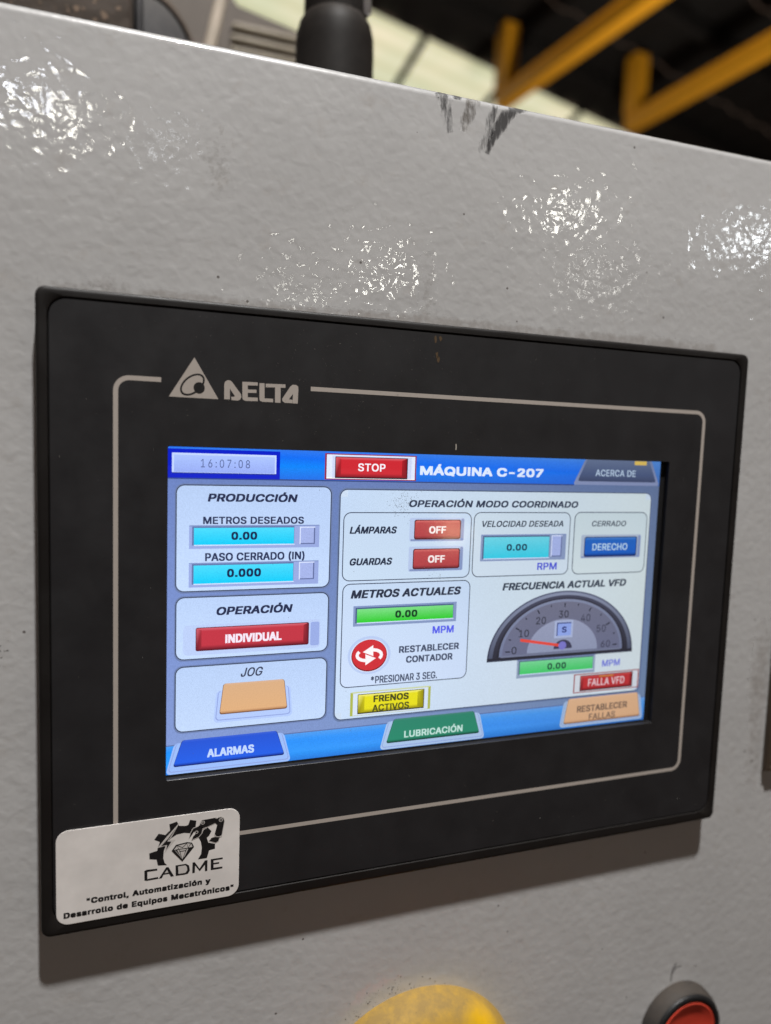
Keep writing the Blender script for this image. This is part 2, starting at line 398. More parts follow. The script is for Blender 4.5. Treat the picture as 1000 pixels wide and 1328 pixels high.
'S':(447,[[(224,-9),(172,-4),(128,9),(91,31),(64,60),(46,96),(38,137),(104,137),(110,110),(123,88),(142,71),(166,59),(194,52),(224,49),(257,52),(286,60),(311,74),(329,92),(341,114),(346,139),(342,161),(332,179),(316,193),(296,205),(245,222),(184,239),(128,260),(86,289),(60,326),(52,372),(58,413),(75,448),(102,476),(138,498),(180,511),(227,516),(275,511),(316,498),(351,476),(377,449),(394,415),(401,378),(337,378),(326,412),(302,437),(267,453),(225,459),(194,456),(167,448),(145,435),(129,418),(118,398),(115,376),(119,352),(131,334),(148,319),(169,308),(212,293),(264,279),(312,264),(359,238),(379,220),(395,198),(405,171),(408,139),(403,99),(386,64),(360,34),(323,11),(278,-4)]]),
'T':(449,[[(32,452),(32,509),(417,509),(417,452),(257,452),(257,0),(193,0),(193,452)]]),
'U':(517,[[(259,-8),(203,-2),(154,15),(114,43),(85,80),(66,124),(60,173),(60,509),(124,509),(124,178),(128,144),(141,113),(160,87),(187,68),(220,56),(259,52),(298,56),(331,68),(357,87),(377,113),(389,144),(393,178),(393,509),(457,509),(457,173),(451,124),(433,80),(403,43),(363,15),(315,-2)]]),
'V':(480,[[(204,0),(16,509),(84,509),(192,206),(215,137),(248,31),(235,31),(267,138),(290,206),(395,509),(463,509),(278,0)]]),
'Z':(438,[[(42,0),(42,46),(273,385),(306,431),(341,476),(348,454),(285,452),(223,452),(40,452),(40,509),(397,509),(397,462),(169,129),(134,81),(97,33),(90,54),(152,57),(214,57),(399,57),(399,0)]]),
'a':(389,[[(160,-9),(126,-5),(94,5),(68,22),(48,45),(35,73),(30,108),(34,138),(43,161),(58,179),(78,193),(125,211),(178,220),(234,227),(265,235),(273,243),(276,255),(276,257),(273,279),(267,297),(256,311),(240,322),(220,329),(196,331),(171,329),(149,322),(118,301),(100,274),(41,291),(57,322),(79,346),(104,364),(133,375),(163,382),(194,384),(239,379),(286,360),(306,343),(322,320),(333,290),(337,251),(337,0),(277,0),(277,52),(272,52),(252,25),(215,1),(190,-6)],[(170,45),(202,49),(228,59),(248,74),(263,93),(272,115),(276,138),(276,190),(259,182),(231,176),(200,171),(175,168),(134,159),(117,150),(103,139),(95,124),(92,105),(94,87),(102,72),(114,61),(130,52)]]),
'b':(424,[[(229,-8),(198,-5),(172,4),(138,31),(118,59),(112,59),(112,0),(53,0),(53,509),(114,509),(114,319),(118,319),(137,346),(171,373),(197,381),(229,384),(274,378),(313,361),(345,332),(370,293),(385,245),(390,189),(385,133),(370,84),(346,45),(313,16),(274,-2)],[(220,47),(253,51),(279,66),(301,88),(316,117),(325,151),(328,189),(325,227),(316,261),(301,290),(280,311),(253,325),(220,330),(188,325),(161,312),(140,291),(125,263),(116,229),(113,189),(116,150),(125,115),(140,86),(162,65),(188,51)]]),
'c':(396,[[(207,-8),(159,-2),(117,16),(82,46),(56,85),(40,133),(34,187),(40,243),(56,291),(82,330),(117,360),(159,378),(207,384),(260,377),(305,356),(340,322),(362,277),(303,262),(290,289),(270,311),(242,325),(207,330),(173,325),(145,310),(124,287),(108,258),(99,224),(96,187),(99,151),(108,117),(124,89),(145,66),(173,51),(207,46),(243,52),(271,66),(292,89),(304,117),(363,102),(354,78),(341,56),(306,21),(261,-1)]]),
'd':(424,[[(195,-8),(151,-2),(111,16),(79,45),(55,84),(39,133),(34,189),(39,245),(55,293),(79,332),(112,361),(151,378),(196,384),(228,381),(253,373),(287,346),(306,319),(311,319),(311,509),(372,509),(372,0),(313,0),(313,59),(307,59),(287,31),(252,4),(227,-5)],[(205,47),(236,51),(263,65),(284,86),(299,115),(309,150),(312,189),(309,229),(300,263),(284,291),(263,312),(237,325),(205,330),(172,325),(145,311),(124,290),(108,261),(99,227),(96,189),(99,151),(109,117),(124,88),(145,66),(172,51)]]),
'e':(404,[[(212,-8),(161,-2),(117,16),(82,46),(56,85),(40,132),(34,187),(39,242),(55,290),(81,329),(115,359),(157,378),(205,384),(236,382),(266,374),(294,361),(319,341),(341,315),(357,282),(368,242),(371,194),(371,169),(75,169),(75,221),(338,221),(310,202),(307,237),(298,269),(283,294),(263,314),(237,326),(205,330),(173,326),(146,313),(125,294),(109,270),(99,241),(96,211),(96,178),(100,139),(110,106),(128,80),(151,61),(179,50),(212,46),(254,53),(285,73),(306,105),(365,91),(353,63),(335,39),(311,19),(283,4),(249,-5)]]),
'i':(167,[[(53,0),(53,379),(114,379),(114,0)],[(84,443),(67,446),(54,455),(44,468),(41,483),(44,499),(54,512),(67,521),(84,524),(100,521),(114,512),(123,499),(126,483),(123,468),(114,455),(100,446)]]),
'l':(189,[[(139,-2),(101,3),(74,20),(58,47),(53,84),(53,509),(114,509),(114,99),(115,77),(120,62),(130,54),(146,52),(160,53),(170,54),(181,3),(162,-1)]]),
'm':(610,[[(53,0),(53,379),(112,379),(112,295),(108,295),(118,323),(132,346),(151,363),(172,376),(195,384),(219,386),(257,380),(287,361),(309,331),(321,295),(312,295),(322,321),(337,343),(357,361),(381,375),(407,383),(437,386),(468,383),(497,372),(522,354),(541,328),(553,296),(557,255),(557,0),(496,0),(496,254),(490,289),(473,313),(447,326),(419,330),(395,328),(374,320),(358,307),(345,290),(338,270),(335,247),(335,0),(274,0),(274,260),(269,288),(253,311),(229,326),(199,330),(178,328),(158,320),(140,307),(126,289),(117,266),(114,238),(114,0)]]),
'n':(410,[[(114,227),(114,0),(53,0),(53,379),(112,379),(112,287),(102,287),(124,332),(152,362),(187,379),(227,384),(264,380),(295,369),(321,349),(341,321),(353,285),(357,240),(357,0),(296,0),(296,235),(290,275),(273,304),(246,323),(210,329),(184,326),(161,317),(141,303),(126,283),(117,257)]]),
'o':(415,[[(207,-8),(159,-2),(117,16),(82,46),(56,85),(40,133),(34,187),(40,243),(56,291),(82,330),(117,360),(159,378),(207,384),(256,378),(299,360),(333,330),(359,291),(376,243),(381,187),(376,133),(359,85),(333,46),(299,16),(256,-2)],[(207,46),(242,51),(270,66),(292,89),(307,117),(316,151),(319,187),(316,224),(307,258),(292,287),(270,310),(242,325),(207,330),(173,325),(145,310),(124,287),(108,258),(99,224),(96,187),(99,151),(108,117),(124,89),(145,66),(173,51)]]),
'p':(424,[[(53,-143),(53,379),(112,379),(112,319),(118,319),(137,346),(171,373),(197,381),(229,384),(274,378),(313,361),(345,332),(370,293),(385,245),(390,189),(385,133),(370,84),(346,45),(313,16),(274,-2),(229,-8),(198,-5),(173,4),(138,31),(118,59),(114,59),(114,-143)],[(220,47),(253,51),(279,66),(301,88),(316,117),(325,151),(328,189),(325,227),(316,261),(301,290),(280,311),(253,325),(220,330),(188,325),(161,312),(140,291),(125,263),(116,229),(113,189),(116,150),(125,115),(140,86),(162,65),(188,51)]]),
'q':(424,[[(372,-143),(311,-143),(311,59),(306,59),(287,31),(252,4),(227,-5),(195,-8),(151,-2),(111,16),(79,45),(55,84),(39,133),(34,189),(39,245),(55,293),(79,332),(112,361),(151,378),(196,384),(228,381),(253,373),(287,346),(307,319),(313,319),(313,379),(372,379)],[(205,47),(236,51),(263,65),(284,86),(299,115),(309,150),(312,189),(309,229),(300,263),(284,291),(263,312),(237,325),(205,330),(172,325),(145,311),(124,290),(108,261),(99,227),(96,189),(99,151),(109,117),(124,88),(145,66),(172,51)]]),
'r':(259,[[(53,0),(53,379),(112,379),(112,321),(115,321),(130,347),(152,367),(181,380),(213,385),(229,384),(243,384),(243,322),(230,324),(207,326),(182,323),(159,315),(140,301),(126,284),(117,262),(114,237),(114,0)]]),
's':(365,[[(182,-8),(145,-5),(112,3),(84,18),(62,38),(45,63),(36,94),(94,107),(105,79),(124,60),(150,49),(181,45),(217,50),(244,62),(262,81),(268,103),(265,121),(254,136),(237,147),(212,155),(149,170),(104,186),(72,208),(53,237),(47,274),(51,305),(65,332),(87,354),(115,370),(149,381),(187,384),(223,381),(254,372),(279,358),(299,339),(314,316),(324,290),(268,277),(258,298),(243,316),(219,328),(187,333),(156,329),(131,317),(114,299),(109,277),(112,258),(124,243),(144,232),(172,223),(229,209),(275,194),(306,171),(325,142),(331,107),(326,75),(312,47),(290,24),(260,6),(223,-5)]]),
't':(227,[[(204,379),(204,327),(6,327),(6,379)],[(65,471),(126,471),(126,98),(128,76),(136,61),(150,53),(170,50),(185,51),(202,54),(213,2),(192,-3),(168,-4),(125,2),(92,21),(72,52),(65,93)]]),
'u':(410,[[(182,-5),(146,-1),(115,11),(89,31),(69,59),(57,95),(53,139),(53,379),(114,379),(114,144),(119,105),(137,75),(164,56),(200,50),(226,53),(249,62),(268,77),(283,97),(293,122),(296,153),(296,379),(357,379),(357,0),(298,0),(298,92),(307,92),(286,47),(257,17),(222,0)]]),
'v':(389,[[(163,0),(17,379),(84,379),(165,155),(187,87),(206,21),(184,21),(203,87),(224,155),(305,379),(371,379),(226,0)]]),
'y':(389,[[(47,-139),(61,-86),(71,-87),(104,-89),(118,-84),(130,-74),(141,-58),(151,-36),(163,-1),(17,379),(84,379),(165,155),(187,87),(206,21),(184,21),(202,87),(224,155),(305,379),(371,379),(204,-58),(177,-107),(159,-124),(139,-136),(117,-143),(91,-145),(65,-143)]]),
'z':(380,[[(42,0),(42,46),(254,320),(254,323),(48,323),(48,379),(333,379),(333,331),(126,60),(126,56),(339,56),(339,0)]]),
'Á':(480,[[(16,0),(201,509),(276,509),(463,0),(395,0),(287,302),(264,372),(232,478),(245,478),(213,371),(191,302),(85,0)],[(110,142),(110,199),(370,199),(370,142)],[(213,558),(260,659),(329,659),(263,558)]]),
'Ó':(533,[[(267,-7),(205,1),(150,25),(105,63),(70,115),(48,179),(40,254),(48,329),(70,393),(105,445),(150,484),(205,508),(267,516),(329,508),(384,484),(429,445),(464,393),(486,329),(493,254),(486,179),(464,115),(429,63),(384,25),(329,1)],[(267,53),(310,59),(349,76),(383,105),(408,144),(425,194),(430,254),(425,314),(408,365),(383,404),(349,433),(310,450),(267,456),(223,450),(184,433),(151,404),(125,364),(109,314),(103,254),(109,194),(125,144),(151,105),(184,76),(223,59)],[(240,558),(288,659),(356,659),(290,558)]]),
'á':(389,[[(160,-9),(126,-5),(94,5),(68,22),(48,45),(35,73),(30,108),(34,138),(43,161),(58,179),(78,193),(125,211),(178,220),(234,227),(265,235),(273,243),(276,255),(276,257),(273,279),(267,297),(256,311),(240,322),(220,329),(196,331),(171,329),(149,322),(118,301),(100,274),(41,291),(57,322),(79,346),(104,364),(133,375),(163,382),(194,384),(239,379),(286,360),(306,343),(322,320),(333,290),(337,251),(337,0),(277,0),(277,52),(272,52),(252,25),(215,1),(190,-6)],[(170,45),(202,49),(228,59),(248,74),(263,93),(272,115),(276,138),(276,190),(259,182),(231,176),(200,171),(175,168),(134,159),(117,150),(103,139),(95,124),(92,105),(94,87),(102,72),(114,61),(130,52)],[(162,429),(210,529),(278,529),(212,429)]]),
'ó':(415,[[(207,-8),(159,-2),(117,16),(82,46),(56,85),(40,133),(34,187),(40,243),(56,291),(82,330),(117,360),(159,378),(207,384),(256,378),(299,360),(333,330),(359,291),(376,243),(381,187),(376,133),(359,85),(333,46),(299,16),(256,-2)],[(207,46),(242,51),(270,66),(292,89),(307,117),(316,151),(319,187),(316,224),(307,258),(292,287),(270,310),(242,325),(207,330),(173,325),(145,310),(124,287),(108,258),(99,224),(96,187),(99,151),(108,117),(124,89),(145,66),(173,51)],[(181,429),(228,529),(297,529),(231,429)]])}
LOGO = {
'tri':[(-71.74,66.36),(-77.86,56.27),(-65.69,56.25)],
'ellring_out':[(-70.41,62.35),(-69.55,61.95),(-69.27,61.03),(-69.47,60.22),(-70.05,60.39),(-69.82,61.00),(-69.96,61.58),(-70.57,61.82),(-71.76,61.67),(-73.27,60.78),(-74.44,59.50),(-74.70,58.45),(-74.09,57.52),(-73.08,57.34),(-72.06,57.57),(-71.73,57.86),(-71.48,57.53),(-72.06,57.05),(-73.24,56.81),(-74.32,57.09),(-75.14,58.25),(-75.01,59.46),(-74.28,60.71),(-72.95,61.73),(-71.77,62.19)],
'dot':[(-70.56,60.36),(-69.81,60.20),(-69.25,59.64),(-69.14,58.85),(-69.44,58.07),(-70.12,57.50),(-70.80,57.47),(-71.49,57.74),(-71.90,58.44),(-71.91,59.24),(-71.51,59.96)],
'D':[(-64.23,56.33),(-64.28,60.12),(-64.08,60.77),(-63.49,61.19),(-62.86,61.20),(-62.37,60.88),(-59.99,57.84),(-59.88,57.13),(-60.15,56.48),(-60.78,56.16),(-62.37,56.22),(-62.49,57.06),(-61.86,57.06),(-61.51,57.26),(-62.22,58.20),(-62.83,59.09),(-62.80,56.34)],
'E':[(-59.62,56.86),(-59.69,61.04),(-55.73,61.11),(-55.71,60.29),(-58.29,60.21),(-58.27,59.14),(-56.02,59.21),(-56.00,58.39),(-58.26,58.29),(-58.24,57.15),(-55.66,57.19),(-55.64,56.26),(-58.83,56.20),(-59.44,56.45)],
'Lt':[(-55.29,60.96),(-53.96,61.01),(-53.88,57.11),(-51.63,57.12),(-51.61,56.22),(-54.34,56.19),(-55.07,56.40),(-55.22,56.93)],
'T':[(-53.63,60.92),(-48.44,61.06),(-48.42,60.16),(-49.71,60.12),(-49.66,56.18),(-51.13,56.18),(-51.17,60.10),(-53.61,59.99)],
'A':[(-46.44,56.21),(-46.38,58.68),(-47.21,57.55),(-47.39,57.17),(-46.46,57.15),(-46.51,56.24),(-48.48,56.24),(-49.15,56.64),(-49.24,57.25),(-47.17,60.52),(-46.55,61.07),(-45.62,61.09),(-45.05,60.69),(-44.95,59.86),(-45.05,56.21)],
'gear1':[(-79.87,-66.65),(-80.19,-64.95),(-81.97,-64.56),(-82.03,-62.91),(-80.81,-62.62),(-80.08,-62.51),(-79.84,-61.54),(-79.38,-60.18),(-80.82,-59.37),(-79.71,-57.83),(-78.02,-58.46),(-76.82,-57.33),(-77.04,-55.65),(-75.09,-55.17),(-74.52,-56.47),(-72.78,-56.73),(-72.19,-56.53),(-71.72,-55.21),(-70.10,-55.68),(-70.27,-57.41),(-71.29,-57.98),(-71.42,-59.04),(-73.30,-58.63),(-75.17,-58.83),(-76.75,-59.73),(-77.80,-61.16),(-78.37,-62.80),(-78.51,-64.80),(-78.16,-66.16),(-77.50,-66.95)],
'gear2':[(-69.59,-66.67),(-68.78,-65.27),(-68.61,-63.53),(-68.90,-61.72),(-69.57,-60.44),(-68.71,-59.40),(-68.17,-58.61),(-67.09,-58.04),(-66.11,-59.22),(-66.73,-60.45),(-67.33,-60.94),(-66.90,-62.34),(-65.11,-62.98),(-65.14,-64.40),(-66.68,-64.59),(-67.00,-65.86),(-67.26,-66.71)],
'arm1':[(-68.88,-56.16),(-68.61,-55.76),(-65.20,-55.60),(-64.86,-56.03),(-65.04,-57.03),(-67.09,-57.75),(-68.18,-58.02),(-69.27,-57.27)],
'arm2':[(-64.86,-56.18),(-64.37,-55.72),(-63.68,-55.65),(-62.98,-56.10),(-62.75,-56.94),(-63.42,-60.82),(-64.30,-61.04),(-65.28,-60.24),(-64.62,-57.68),(-65.18,-57.01)],
'arm3':[(-65.82,-61.04),(-64.58,-60.64),(-63.97,-61.33),(-64.29,-62.31),(-64.97,-62.65),(-66.71,-61.84)],
'claw':[(-70.89,-57.75),(-69.54,-57.37),(-68.45,-57.98),(-68.71,-59.40),(-69.51,-60.30),(-71.27,-60.90),(-70.87,-59.94),(-70.20,-59.23),(-70.61,-58.52),(-71.89,-60.36),(-71.55,-58.96)],
'bolt_white':[(-74.26,-55.35),(-76.49,-59.34),(-77.15,-59.96),(-75.42,-60.15),(-78.18,-63.41),(-78.01,-61.47),(-79.95,-61.73),(-77.81,-59.13),(-75.18,-56.36)],
'bolt_in':[(-75.18,-56.80),(-77.28,-59.51),(-79.11,-61.38),(-77.53,-61.26),(-77.79,-62.60),(-76.48,-60.50),(-77.54,-60.33),(-76.62,-59.03)],
'joint1':[(-68.41,-56.46)],
'joint2':[(-63.67,-56.41)],
'dia_out':[(-76.41,-63.12),(-75.28,-61.62),(-72.47,-61.29),(-71.18,-61.65),(-70.63,-62.91),(-73.64,-66.56)],
'dia_in':[(-75.88,-62.98),(-75.01,-61.96),(-72.47,-61.64),(-71.39,-61.90),(-71.06,-62.78),(-73.64,-65.86)],
'dia_g':[(-76.41,-63.12),(-74.60,-62.98),(-72.46,-63.05),(-70.63,-62.91)],
'dia_r1':[(-76.33,-63.19),(-74.82,-63.10),(-73.64,-66.50)],
'dia_r2':[(-70.71,-62.95),(-72.06,-63.02),(-73.64,-66.50)],
'C':[(-83.20,-70.20),(-83.26,-67.59),(-82.74,-67.31),(-80.00,-67.44),(-80.00,-67.96),(-82.48,-67.93),(-82.47,-69.90),(-79.80,-69.80),(-79.72,-70.31),(-82.60,-70.39)],
'Aa':[(-79.64,-70.35),(-77.76,-67.48),(-77.18,-67.50),(-75.75,-70.29),(-76.55,-70.32),(-77.01,-69.42),(-78.41,-69.46),(-78.85,-70.32)],
'Ah':[(-78.15,-69.07),(-77.17,-69.02),(-77.54,-68.22)],
'Dd':[(-75.30,-70.31),(-75.37,-67.37),(-72.69,-67.34),(-71.88,-67.98),(-71.65,-69.34),(-72.13,-70.23),(-72.94,-70.38)],
'Dh':[(-74.60,-69.85),(-74.70,-67.78),(-72.82,-67.76),(-72.41,-68.33),(-72.35,-69.22),(-72.81,-69.87)],
'M':[(-71.04,-70.33),(-70.99,-67.31),(-70.40,-67.29),(-69.15,-69.34),(-67.75,-67.27),(-67.07,-67.27),(-67.09,-70.35),(-67.72,-70.33),(-67.74,-68.46),(-69.09,-70.09),(-70.30,-68.25),(-70.37,-70.31)],
'Ee':[(-66.18,-70.30),(-66.21,-67.18),(-63.03,-67.19),(-63.02,-67.66),(-65.46,-67.66),(-65.46,-68.35),(-63.93,-68.37),(-63.98,-68.81),(-65.45,-68.80),(-65.44,-69.75),(-63.08,-69.80),(-63.07,-70.31)],
'sm1':[(-4.93,146.04),(1.58,145.95),(0.89,144.15),(-1.00,143.46),(-1.03,135.76),(-1.79,135.63),(-3.53,140.33)],
'sm2':[(3.94,145.39),(5.89,145.42),(4.89,141.86),(3.15,137.50),(1.16,138.50),(3.68,142.65)],
'sm3':[(14.62,145.86),(21.55,146.11),(17.14,144.27),(14.89,140.94),(12.64,137.80),(11.27,133.45),(9.97,131.51),(9.97,135.28),(11.38,138.95),(11.59,142.40),(12.67,144.65)],
'sm4':[(9.36,139.28),(10.64,137.79),(9.58,135.22),(8.53,132.30),(7.75,135.93)],
}

FILLED = {}
GLYPH['I'] = (190, [[(62, 0), (128, 0), (128, 509), (62, 509)]])
# ------------------------------------------------------------------ flat artwork (print and display picture)
class Art:
    """collects coloured polygons; one mesh; x,y in mm, lvl = layer"""
    def __init__(self, z=0.0, step=0.012):
        self.v, self.f, self.c, self.z, self.step = [], [], [], z, step
    def poly(self, pts, col, lvl=0):
        b = len(self.v); z = self.z + lvl * self.step
        for i, p in enumerate(pts):
            self.v.append((p[0], p[1], z)); self.c.append(col[i] if isinstance(col, list) else col)
        tris = tessellate_polygon([[Vector((p[0], p[1], 0)) for p in pts]])
        for t in tris:
            a, q, r = pts[t[0]], pts[t[1]], pts[t[2]]
            cr = (q[0]-a[0])*(r[1]-a[1]) - (q[1]-a[1])*(r[0]-a[0])
            self.f.append(tuple(b + k for k in (t if cr > 0 else t[::-1])))
    def glyph(self, ch, fx, fy, col, lvl):
        """a letter: its outline filled once, then placed through fx, fy"""
        if ch not in FILLED:
            edges = []
            for c in GLYPH[ch][1]:
                for p, q in zip(c, c[1:] + c[:1]):
                    if p[1] != q[1]: edges.append((p, q))
            ys = sorted(set([p[1] for e in edges for p in e]))
            lo, hi = ys[0], ys[-1]
            ys = sorted(set(ys + [lo + (hi - lo) * i / 10 for i in range(1, 10)]))
            vs, fs = [], []
            for y0, y1 in zip(ys, ys[1:]):
                if y1 - y0 < 0.5: continue
                ym = (y0 + y1) / 2
                hits = []
                for p, q in edges:
                    if min(p[1], q[1]) < ym < max(p[1], q[1]):
                        X = lambda y, p=p, q=q: p[0] + (q[0] - p[0]) * (y - p[1]) / (q[1] - p[1])
                        hits.append((X(ym), X(y0), X(y1), 1 if q[1] > p[1] else -1))
                hits.sort()
                w = 0
                for i, h in enumerate(hits):
                    was = w; w += h[3]
                    if was == 0: start = h
                    if w == 0:
                        k = len(vs)
                        vs += [(start[1], y0), (h[1], y0), (h[2], y1), (start[2], y1)]
                        fs.append((k, k + 1, k + 2, k + 3))
            FILLED[ch] = (vs, fs)
        vs, fs = FILLED[ch]
        b = len(self.v); z = self.z + lvl * self.step
        for x, y in vs:
            self.v.append((fx(x, y), fy(x, y), z)); self.c.append(col)
        for t in fs:
            a, q, r = [vs[k] for k in t[:3]]
            cr = (q[0]-a[0])*(r[1]-a[1]) - (q[1]-a[1])*(r[0]-a[0])
            self.f.append(tuple(b + k for k in (t if cr > 0 else t[::-1])))
    def rows(self, rows, lvl=0):
        """rows: (y, xl, xr, col_left, col_right) from top to bottom"""
        b = len(self.v); z = self.z + lvl * self.step
        for y, xl, xr, cl, cr in rows:
            self.v += [(xl, y, z), (xr, y, z)]; self.c += [cl, cr]
        for i in range(len(rows) - 1):
            k = b + 2 * i
            self.f.append((k, k + 2, k + 3, k + 1))
    def rect(self, x0, y0, x1, y1, col, lvl=0, r=0.0, tl=0.0, tr=0.0, n=5):
        """y0 top, y1 bottom; tl/tr pull the top corners in (trapezoid); col = colour, or [(t, colour), ...] from the top"""
        if y0 < y1: y0, y1 = y1, y0
        H = y0 - y1
        stops = col if isinstance(col, list) else [(0, col), (1, col)]
        def C(t):
            for (a, ca), (b_, cb) in zip(stops, stops[1:]):
                if t <= b_ + 1e-9:
                    k = 0 if b_ == a else (t - a) / (b_ - a)
                    return tuple(x + (y - x) * max(0, min(1, k)) for x, y in zip(ca, cb))
            return stops[-1][1]
        ts = set([0.0, 1.0] + [s[0] for s in stops])
        if r > 0:
            for i in range(n + 1):
                d = r * (1 - math.cos(math.pi / 2 * i / n)) / H
                ts.add(round(d, 5)); ts.add(round(1 - d, 5))
        rows = []
        for t in sorted(ts):
            y = y0 - t * H
            ins = 0.0
            if r > 0:
                e = min(t, 1 - t) * H
                if e < r:
                    ins = r - math.sqrt(max(0, r * r - (r - e) ** 2))
            rows.append((y, x0 + tl * (1 - t) + ins, x1 - tr * (1 - t) - ins, C(t), C(t)))
        self.rows(rows, lvl)
    def frame(self, x0, y0, x1, y1, w, col, fill, lvl=0, r=1.6):
        self.rect(x0, y0, x1, y1, col, lvl, r)
        self.rect(x0 + w, y0 - w, x1 - w, y1 + w, fill, lvl + 1, max(0.05, r - w))
    def ellipse(self, cx, cy, rx, ry, col, lvl=0, n=40, a0=0, a1=360, inner=None):
        pts = [(cx + rx * math.cos(math.radians(a0 + (a1 - a0) * i / n)), cy + ry * math.sin(math.radians(a0 + (a1 - a0) * i / n))) for i in range(n + 1)]
        if a1 - a0 >= 360: pts = pts[:-1]
        self.poly(pts, col, lvl)
    def text(self, s, x0, x1, yb, yt, col, lvl=0, bold=0.0, shear=0.0, space=0.0):
        """s between x0 and x1, baseline yb, capitals up to yt; bold = stroke thickening as a share of the cap height"""
        pen = 0.0; cs = []
        for ch in s:
            if ch == ' ':
                pen += 200 + space; continue
            cs.append((ch, pen))
            pen += GLYPH[ch][0] + space
        xs = [p[0] + q for ch, q in cs for c in GLYPH[ch][1] for p in c]
        mn, mx = min(xs), max(xs)
        d = bold * (yt - yb)
        sy = (yt - yb - d) / CAP
        sh = shear * (yt - yb)
        sx = (x1 - x0 - d - sh) / (mx - mn)
        shifts = [(0, 0)] if bold == 0 else [(0, 0), (d, 0), (0, d * .7), (d, d * .7), (d / 2, d * .35)]
        for k, (ax, ay) in enumerate(shifts):
            for ch, q in cs:
                self.glyph(ch, lambda x, y: x0 + (x + q - mn) * sx + shear * y * sy + ax, lambda x, y: yb + y * sy + ay, col, lvl + 0.12 * k)
    def build(self, name, parent, mat, **props):
        me = mesh(name, self.v, self.f)
        a = me.color_attributes.new('col', 'FLOAT_COLOR', 'POINT')
        a.data.foreach_set('color', [x for c in self.c for x in c])
        return link(name, me, parent, mat, **props)
CAP = max(y for c in GLYPH['E'][1] for _, y in c)

# ------------------------------------------------------------------ the cabinet (sheet steel, hammered light grey paint)
WZ = -6.0                                   # the wall's face lies 6 mm behind the operator panel's face
TOP_Y = 146.2
def edge_y(x):                              # the top fold runs a hair out of level
    return TOP_Y + 0.0085 * x - (0.00003 * (x + 20) ** 2 if x < -20 else 0.0)
R_FOLD = 2.5
def wall_point(x, y, off=0.0):
    top = edge_y(x)
    c = top - R_FOLD
    if y <= c:
        return (x, y, WZ + off)
    a = math.asin(min(1, (y - c) / R_FOLD))
    return (x, c + (R_FOLD + off) * math.sin(a), WZ - R_FOLD + (R_FOLD + off) * math.cos(a))
cab = thing('control_cabinet', 'large light grey hammered-paint cabinet whose front carries the operator panel', 'cabinet')
loops = []
xs = [-420, -300, -220] + list(range(-160, 241, 20)) + [320, 460, 620]
for x in xs:
    t = edge_y(x); L = [(x, -620, WZ), (x, -300, WZ), (x, t - R_FOLD - 40, WZ)]
    for i in range(9):
        a = math.radians(90 * i / 8)
        L.append((x, t - R_FOLD + R_FOLD * math.sin(a), WZ - R_FOLD + R_FOLD * math.cos(a)))
    L += [(x, t, WZ - 60), (x, t, WZ - 330), (x, -620, WZ - 330)]
    loops.append(L)
me = loft('shell', loops, cap0=True, cap1=True, smooth=False)
for p in me.polygons:
    p.use_smooth = len(p.vertices) == 4
me.set_sharp_from_angle(angle=math.radians(50))
link('shell', me, cab, M_wall)

def strip_decal(name, path, mat, parent, off=0.03, amp=1.0, z=None, **kw):
    """path: (x, y, halfwidth, strength); a thin mark lying on the painted wall, fading to its sides"""
    vs, fs, cs = [], [], []
    fine = []
    for p, q in zip(path, path[1:]):
        fine += [tuple(u + (v - u) * k / 6 for u, v in zip(p, q)) for k in range(6)]
    path = fine + [path[-1]]
    n = len(path)
    KS = (-1, -0.75, -0.5, -0.25, 0, 0.25, 0.5, 0.75, 1)
    for i, (x, y, w, s) in enumerate(path):
        q0 = path[max(0, i - 1)]; q1 = path[min(n - 1, i + 1)]
        dx, dy = q1[0] - q0[0], q1[1] - q0[1]
        l = math.hypot(dx, dy) or 1
        nx, ny = -dy / l, dx / l
        for k in KS:
            px, py = x + nx * w * 1.25 * k, y + ny * w * 1.25 * k
            vs.append(wall_point(px, min(py, edge_y(px)), off))
            val = s * amp * (1 - k * k) ** 0.7
            cs.append((val, val, val, 1))
    m_ = len(KS)
    for i in range(n - 1):
        for k in range(m_ - 1):
            b = i * m_ + k
            fs.append((b, b + 1, b + m_ + 1, b + m_))
    me = mesh(name, vs, fs, True)
    fix_normals(me)
    a = me.color_attributes.new('col', 'FLOAT_COLOR', 'POINT')
    a.data.foreach_set('color', [x for c in cs for x in c])
    return link(name, me, parent, mat, **kw)

M_scuff = decal_mat('scuff_rub', (0.035, 0.032, 0.034, 1), 800, (1.0, 1.0, 0.22), 0.36, 1.25, (0, math.radians(22), 0), contrast=2.8, cover=0.72)
M_brown = decal_mat('brown_smear', (0.10, 0.075, 0.05, 1), 700, (1.0, 1.0, 0.35), 0.40, 1.0, (0, math.radians(-10), 0), contrast=3.0, cover=0.5)
M_rust = decal_mat('rusty_dust', (0.20, 0.13, 0.08, 1), 420, (1, 1, 1), 0.35, 1.4, contrast=2.6, cover=0.19)
M_specks = decal_mat('dark_specks', (0.06, 0.05, 0.04, 1), 1300, (1, 1, 1), 0.93, 1.0)
M_grime = decal_mat('grey_grime', (0.30, 0.27, 0.23, 1), 500, (1, 1, 1), 0.45, 1.3, contrast=2.8, cover=0.22)
strip_decal('scuff_mark', [(23, 146.0, 0.7, .75), (19, 145.2, 1.3, 1.05), (16.2, 142.8, 1.8, 1.1), (14.0, 139.5, 1.9, 1.1), (12.4, 136.6, 1.4, 1.05), (11.0, 133.6, 1.0, .9), (10.2, 131.2, .7, .6)], M_scuff, cab, label='black curved rub mark below the top edge')
strip_decal('scuff_mark', [(12.5, 146.3, 1.2, .5), (11.4, 142, 1.5, .75), (10.6, 138, 1.6, .66), (9.2, 134.5, 1.5, .66), (8.2, 131, .8, .4)], M_scuff, cab, label='faint black rub mark beside the curved one')
